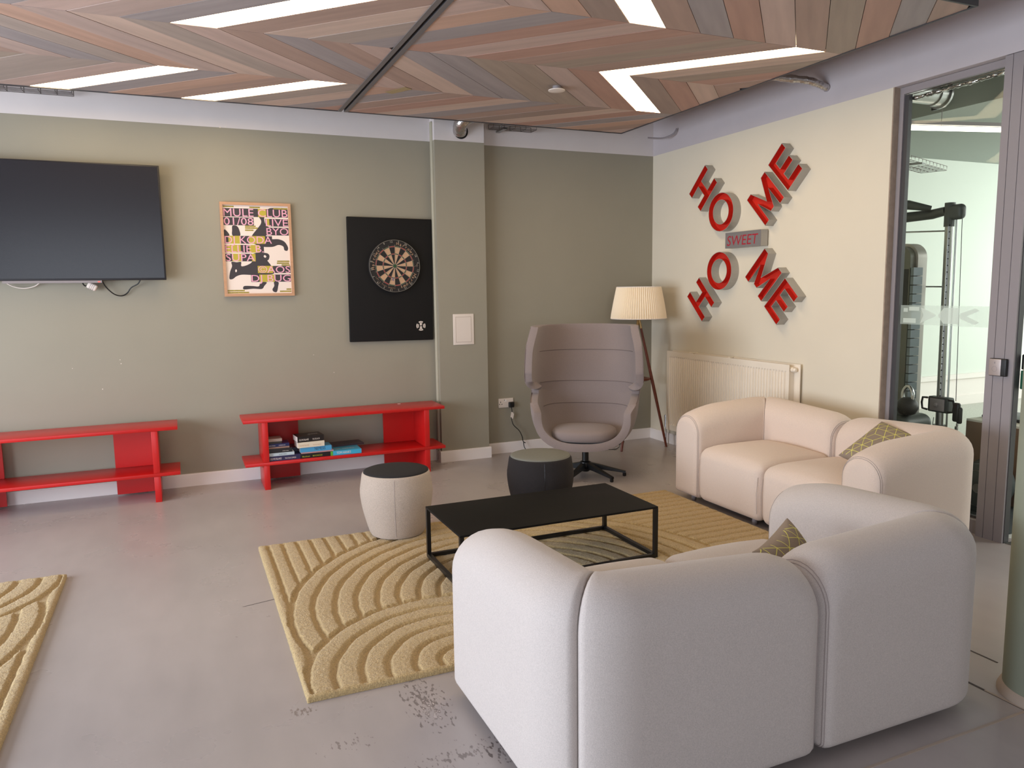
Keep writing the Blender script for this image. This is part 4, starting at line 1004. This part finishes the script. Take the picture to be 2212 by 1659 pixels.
rows_ = [('MULE CLUB', 0, 1, 165, 300, [(.53, .66)]), ('01/08', 0, .465, 312, 440, []), ('LIVE', .635, 1, 325, 450, [(.65, .70)]), ('BYO', .64, 1, 470, 597, []), ('DJ KODA', 0, .735, 612, 740, [(.06, .14), (.15, .25), (.37, .62)]),
         ('ELLIE B.', 0, .60, 760, 885, [(.03, .24), (.37, .53)]), ('SUPA', 0, .46, 905, 1030, [(.10, .24), (.4, .46)]), ('\u00a9AOS', .48, 1, 1105, 1225, [(.48, .72)]), ('DJ BUG', .37, 1, 1250, 1372, [(.5, .74)])]
for s_, u0, u1, ya_, yb_, yel in rows_:
    v0, v1 = (ya_-112)/1453, (yb_-112)/1453
    mb.poly([PV(u0+.004, v0, Y2), PV(u1-.004, v0, Y2), PV(u1-.004, v1, Y2), PV(u0+.004, v1, Y2)], 0)
    for a, b in yel: mb.poly([PV(a+.004, v0, Y3), PV(b, v0, Y3), PV(b, v1, Y3), PV(a+.004, v1, Y3)], 2)
    hgt = (v1-v0)*IH; T = TB(ix0+IW*(u0+.01), iz1-IH*v1+hgt*.04, Y4)
    glyphs(mb, s_, hgt*1.33, T, 3, width=IW*(u1-u0-.02))
for (x_, y_, s_) in [(90, 140, 'SHOREDITCH'), (525, 145, 'DIANKOWSKI'), (920, 155, 'SUPERCLUBNIGHT'), (458, 455, 'HARD ROOMS'), (458, 485, 'TONES AND CO'), (458, 520, 'VERSIONS'), (990, 1030, 'UNDERSTUDIED'), (985, 1062, 'UNDERGROUNDS'), (1065, 1092, 'PRESENTS'), (180, 1515, 'DOORS OPEN EARLY'), (185, 1548, 'FOR ANYONE WHO WANTS'), (1150, 1500, 'SUPPORT'), (1040, 1535, 'TICKETS AT DOOR')]:
    u, v = img(x_, y_); ww = min(.012*len(s_)*1.35, .995-max(u, .01)); u = max(u, .008)
    mb.poly([PV(u, v-.009, Y2), PV(u+ww, v-.009, Y2), PV(u+ww, v+.007, Y2), PV(u, v+.007, Y2)], 2)
    glyphs(mb, s_, IH*.021, TB(ix0+IW*u, iz1-IH*(v+.005), Y3), 0, width=IW*ww)
mb.recalc = False
# make every print face look out of the wall
o = sub(mb, 'artwork', [M['pblack'], M['paper'], M['pyellow'], M['ppink']], pp)
for p in o.data.polygons:
    if p.normal.y > 0: p.flip()
mb = MB(); 

# ================================================================== DARTBOARD
db = thing('dartboard_backing', (-2.71, -.03, 1.64), 'tall black backing board behind the dartboard', 'board')
mb = MB(); T = Matrix.Translation((-2.714, -.022, 1.643)) @ Matrix.Rotation(rad(.6), 4, 'Y'); mb.soft((0, 0, 0), (.372, .018, .53), .004, 2, T=T); mb.build('panel', M['board'], db, 40)
mb = MB(); lx, lz, ly = -2.460, 1.237, -.0413
def arcpoly(mb, cx, cz, y, r0, r1, a0, a1, m=0, n=6):
    P_ = [(cx+r1*sin(a0+(a1-a0)*k/n), y, cz+r1*cos(a0+(a1-a0)*k/n)) for k in range(n+1)]
    Q = [(cx+r0*sin(a0+(a1-a0)*k/n), y, cz+r0*cos(a0+(a1-a0)*k/n)) for k in range(n+1)]
    for k in range(n): mb.quad(Q[k], Q[k+1], P_[k+1], P_[k], m)
for k in range(4):
    a = k*pi/2; arcpoly(mb, lx, lz, ly, .033, .042, a-.52, a+.52)
for sgn in (-1, 1):
    mb.poly([(lx+sgn*.020, ly, lz-.018), (lx+sgn*.026, ly, lz-.012), (lx+sgn*.0285, ly, lz), (lx+sgn*.026, ly, lz+.012), (lx+sgn*.020, ly, lz+.018)])
    mb.poly([(lx-.0085, ly, lz+sgn*.004), (lx+.0085, ly, lz+sgn*.004), (lx+.0095, ly, lz+sgn*.013), (lx+.004, ly, lz+sgn*.020), (lx+.016, ly, lz+sgn*.0235), (lx+.009, ly, lz+sgn*.029), (lx-.009, ly, lz+sgn*.029), (lx-.016, ly, lz+sgn*.0235), (lx-.004, ly, lz+sgn*.020), (lx-.0095, ly, lz+sgn*.013)])
mb.build('printed_badge', M['print'], db)
DC = (-2.69, 1.762); DY = -.078; RB = .2255
dbt = thing('dartboard', (DC[0], -.06, DC[1]), 'round bristle dartboard with red and green rings', 'dartboard')
mb = MB(); mb.lathe([(RB-.004, 0), (RB, -.006), (RB, -.032), (RB-.004, -.036)], (DC[0], -.0405, DC[1]), 72, axis='y'); mb.build('body', M['dbblack'], dbt, 40)
off = rad(1.5)
for k in range(20):
    a0, a1 = off+k*pi/10, off+(k+1)*pi/10; dark = k % 2 == 1
    mb = MB(); arcpoly(mb, *DC, DY+.0005, .016, .099, a0, a1, 0, 3); arcpoly(mb, *DC, DY+.0005, .107, .162, a0, a1, 0, 3)
    arcpoly(mb, *DC, DY, .099, .107, a0, a1, 1, 3); arcpoly(mb, *DC, DY, .162, .170, a0, a1, 1, 3)
    mb.build('segment', [M['dbblack'] if dark else M['dbcream'], M['dbred'] if dark else M['dbgreen']], dbt)
mb = MB(); mb.lathe([(.016, 0), (.016, -.002)], (DC[0], DY, DC[1]), 24, axis='y'); mb.build('bullseye', M['dbgreen'], dbt)
mb = MB()
for r_ in (.016, .099, .107, .162, .170): mb.tube([(DC[0]+r_*sin(2*pi*k/64), DY-.0012, DC[1]+r_*cos(2*pi*k/64)) for k in range(64)], .0008, 4, closed=True)
for k in range(20):
    a = off+k*pi/10; mb.tube([(DC[0]+.016*sin(a), DY-.0012, DC[1]+.016*cos(a)), (DC[0]+.182*sin(a), DY-.0012, DC[1]+.182*cos(a))], .0009, 4)
mb.build('spider_wire', M['wire'], dbt)
mb = MB(); mb.tube([(DC[0]+.222*sin(2*pi*k/72), DY-.004, DC[1]+.222*cos(2*pi*k/72)) for k in range(72)], .0012, 4, closed=True)
for k, s_ in enumerate('12 5 20 1 18 4 13 6 10 15 2 17 3 19 7 16 8 11 14 9'.split()):
    a = rad(-7.5+18*k); T = TB(DC[0]+.199*sin(a), DC[1]+.199*cos(a), DY-.004, -a); glyphs(mb, s_, .026, T, align='CENTER')
mb.build('number_ring', M['wire'], dbt)
mb = MB()
def arctext(s_, a0, a1, r_, size, cw=True):
    for k, c_ in enumerate(s_):
        if c_ == ' ': continue
        a = rad(a0+(a1-a0)*k/(len(s_)-1)); T = TB(DC[0]+r_*sin(a), DC[1]+r_*cos(a), DY-.0006, -a if cw else pi-a); glyphs(mb, c_, size, T, align='CENTER')
arctext('Harrows', 9, 58, .180, .036); arctext('Harrows', 264, 312, .180, .036); arctext('Harrows', 114, 163, .180, .036)
arctext("LET'S PLAY DARTS", 240, 182, .196, .014, False)
mb.build('board_print', M['dbcream'], dbt)
def dart(x, z_, label, col):
    d = thing('dart', (x, -.1, z_), label, 'dart', 'darts stuck in the board')
    mb = MB(); mb.tube([(x, DY, z_), (x-.003, DY-.03, z_+.002)], .001, 5); mb.tube([(x-.003, DY-.03, z_+.002), (x-.01, DY-.08, z_+.004)], .0032, 8); mb.build('barrel', M['steel'], d)
    mb = MB(); mb.tube([(x-.01, DY-.08, z_+.004), (x-.016, DY-.13, z_+.006)], .0015, 5); p = Vector((x-.015, DY-.115, z_+.006))
    for a in (0, pi/2): mb.quad(p+Vector((.015*cos(a), 0, .015*sin(a))), p-Vector((.015*cos(a), 0, .015*sin(a))), p-Vector((.013*cos(a), .03, .013*sin(a))), p+Vector((.013*cos(a), -.03, .013*sin(a))))
    mb.build('flight', col, d)
dart(DC[0]+.175, DC[1]-.006, 'dart with a pale flight stuck at the right edge of the board', M['steel'])
dart(DC[0]-.038, DC[1]-.122, 'dart with a dull violet flight low on the board', mat('violet_flight', (110, 100, 130), .5))

# ================================================================== HOME SWEET HOME SIGN
XF = -.082                                      # open face of the letters
def inset(poly, d):
    n = len(poly); out = []
    for k in range(n):
        p0, p1, p2 = Vector(poly[k-1]), Vector(poly[k]), Vector(poly[(k+1) % n])
        e1, e2 = (p1-p0).normalized(), (p2-p1).normalized(); n1, n2 = Vector((-e1.y, e1.x)), Vector((-e2.y, e2.x))
        b = (n1+n2); b = b/ max(b.dot(n1), .2); out.append(tuple(p1+b*d))
    return out
def channel(mbs, outer, T, D, hole=None):
    # outer ccw polygon; returns walls + floor
    side, red = mbs
    loops = [(outer, 1)] + ([(hole, -1)] if hole else [])
    for lp_, sg in loops:
        inn = inset(lp_, .003) if sg > 0 else [tuple(Vector(p)) for p in lp_]
        if sg < 0:
            c_ = Vector((sum(p[0] for p in lp_)/len(lp_), sum(p[1] for p in lp_)/len(lp_))); inn = [tuple(c_+(Vector(p)-c_)*(1+.003/(Vector(p)-c_).length)) for p in lp_]
        n = len(lp_)
        for k in range(n):
            k2 = (k+1) % n; a, b, c, d = lp_[k], lp_[k2], inn[k2], inn[k]
            side.quad(T @ Vector((*a, 0)), T @ Vector((*b, 0)), T @ Vector((*b, D)), T @ Vector((*a, D)))
            side.quad(T @ Vector((*a, D)), T @ Vector((*b, D)), T @ Vector((*c, D)), T @ Vector((*d, D)))
            red.quad(T @ Vector((*d, D)), T @ Vector((*c, D)), T @ Vector((*c, .03)), T @ Vector((*d, .03)))
    if hole:
        n = len(outer)
        for k in range(n): k2 = (k+1) % n; red.quad(T @ Vector((*outer[k], .03)), T @ Vector((*outer[k2], .03)), T @ Vector((*hole[k2], .03)), T @ Vector((*hole[k], .03)))
    else: red.poly([T @ Vector((*p, .03)) for p in outer])
hgt = .318; st = .062
def LH(w_=.245): return [(0, 0), (st, 0), (st, hgt/2-st/2), (w_-st, hgt/2-st/2), (w_-st, 0), (w_, 0), (w_, hgt), (w_-st, hgt), (w_-st, hgt/2+st/2), (st, hgt/2+st/2), (st, hgt), (0, hgt)]
def LM(w_=.285): return [(0, 0), (st, 0), (st, hgt*.60), (w_/2-.024, .035), (w_/2+.024, .035), (w_-st, hgt*.60), (w_-st, 0), (w_, 0), (w_, hgt), (w_-st*1.0, hgt), (w_/2, hgt*.42), (st*1.0, hgt), (0, hgt)]
def LE(w_=.205): return [(0, 0), (w_, 0), (w_, st), (st, st), (st, hgt/2-st/2), (w_*.92, hgt/2-st/2), (w_*.92, hgt/2+st/2), (st, hgt/2+st/2), (st, hgt-st), (w_, hgt-st), (w_, hgt), (0, hgt)]
LOo = [(.165*cos(2*pi*k/48), .165*sin(2*pi*k/48)) for k in range(48)]; LOh = [(.102*cos(2*pi*k/48), .102*sin(2*pi*k/48)) for k in range(48)]
def letter(kind, Y, z, rot, label):
    # Y,z: bottom-left corner of the letter (centre for O)
    T = TR(Y, z, 0, rot); t = thing('sign_letter', (0, -Y, z), label, 'letter', 'red channel letters on the cream wall')
    side, red = MB(), MB(); side.recalc = red.recalc = False; D = .082
    if kind == 'O': channel((side, red), LOo, T, D, LOh)
    else: channel((side, red), {'H': LH, 'M': LM, 'E': LE}[kind](), T, D)
    side.build('casing', M['letterside'], t); red.build('face', M['letterred'], t)
q = pi/4
letter('H', .706, 2.392, -q, 'red letter H, first of the upper word, at the upper left')
letter('O', 1.158, 2.187, 0, 'red letter O, second of the upper word, above the SWEET box')
letter('M', 1.712, 2.026, q, 'red letter M of the upper word, right of the upper O')
letter('E', 1.950, 2.272, q, 'red letter E, last and highest of the upper word')
letter('H', .925, 1.235, q, 'red letter H, first of the lower word, nearest the lamp')
letter('O', 1.150, 1.683, 0, 'red letter O, second of the lower word, below the SWEET box')
letter('M', 1.487, 1.625, -q, 'red letter M of the lower word, right of the lower O')
letter('E', 1.722, 1.385, -q, 'red letter E, last and lowest of the lower word')
sw = thing('sign_box', (-.04, -1.445, 1.937), 'grey metal box sign reading SWEET in red', 'sign')
mb = MB(); mb.box(-.08, -.012, -1.665, -1.226, 1.872, 2.003); mb.build('casing', M['letterside'], sw)
mb = MB(); mb.box(-.0812, -.08, -1.665, -1.226, 1.872, 2.003); fc = mb.build('face', M['boxface'], sw)
mb = MB(); glyphs(mb, 'SWEET', .118, TR(1.248, 1.893, -.0818), width=.385, shear=.12); sub(mb, 'lettering', M['swred'], fc)

# ================================================================== WALL FITTINGS
hp = thing('access_hatch', (-2.09, -.12, 1.2), 'white access hatch on the green pier', 'hatch')
mb = MB(); mb.soft((-2.0875, -.1225, 1.197), (.0985, .0035, .138), .003, 2); mb.build('frame', M['offwhite'], hp, 40)
mb = MB(); mb.box(-2.160, -2.018, -.1275, -.126, 1.085, 1.308); mb.build('door', M['offwhite'], hp)
mb = MB()
for a, b, c, d in ((-2.163, -2.160, 1.082, 1.311), (-2.018, -2.0155, 1.082, 1.311), (-2.163, -2.0155, 1.308, 1.3105), (-2.163, -2.0155, 1.0825, 1.085)): mb.box(a, b, -.1265, -.1258, c, d)
mb.build('door_gap', M['plaster'], hp)
so = thing('wall_socket', (-1.635, -.006, .48), 'white double wall socket left of the wing chair', 'socket')
mb = MB(); mb.soft((-1.635, -.005, .480), (.076, .0055, .044), .003, 2); mb.build('plate', M['offwhite'], so, 40)
mb = MB()
for x in (-1.69,):
    for dx, dz, w_, h_ in ((0, .012, .003, .006), (-.012, -.008, .005, .003), (.012, -.008, .005, .003)): mb.box(x+dx-w_, x+dx+w_, -.0115, -.0105, .478+dz-h_, .478+dz+h_)
mb.box(-1.655, -1.645, -.0115, -.0105, .503, .512)
mb.build('pin_slot', M['darkhole'], so)
mb = MB(); mb.soft((-1.640, -.012, .502), (.010, .003, .010), .002, 1); mb.build('switch', M['skirt'], so)
pl = thing('plug', (-1.585, -.03, .465), 'black three-pin plug in the wall socket with its cord', 'plug')
mb = MB(); mb.soft((-1.588, -.028, .463), (.026, .017, .026), .008, 3); mb.build('body', M['blackplastic'], pl, 50)
mb = MB(); mb.tube(bez([(-1.588, -.028, .44), (-1.583, -.03, .40), (-1.590, -.03, .34), (-1.575, -.04, .27), (-1.52, -.05, .21), (-1.49, -.05, .15), (-1.475, -.04, .10), (-1.455, -.045, .085), (-1.48, -.06, .09), (-1.47, -.09, .03), (-1.40, -.16, .004), (-1.2, -.2, .004)], 7), .0042, 8); mb.build('cord', M['black'], pl, 50)
mb = MB(); mb.quad((-1.603, -.034, .345), (-1.580, -.036, .335), (-1.572, -.036, .385), (-1.592, -.034, .395)); mb.quad((-1.590, -.037, .33), (-1.578, -.039, .328), (-1.566, -.039, .375), (-1.580, -.038, .38)); mb.build('paper_tag', M['print'], pl)
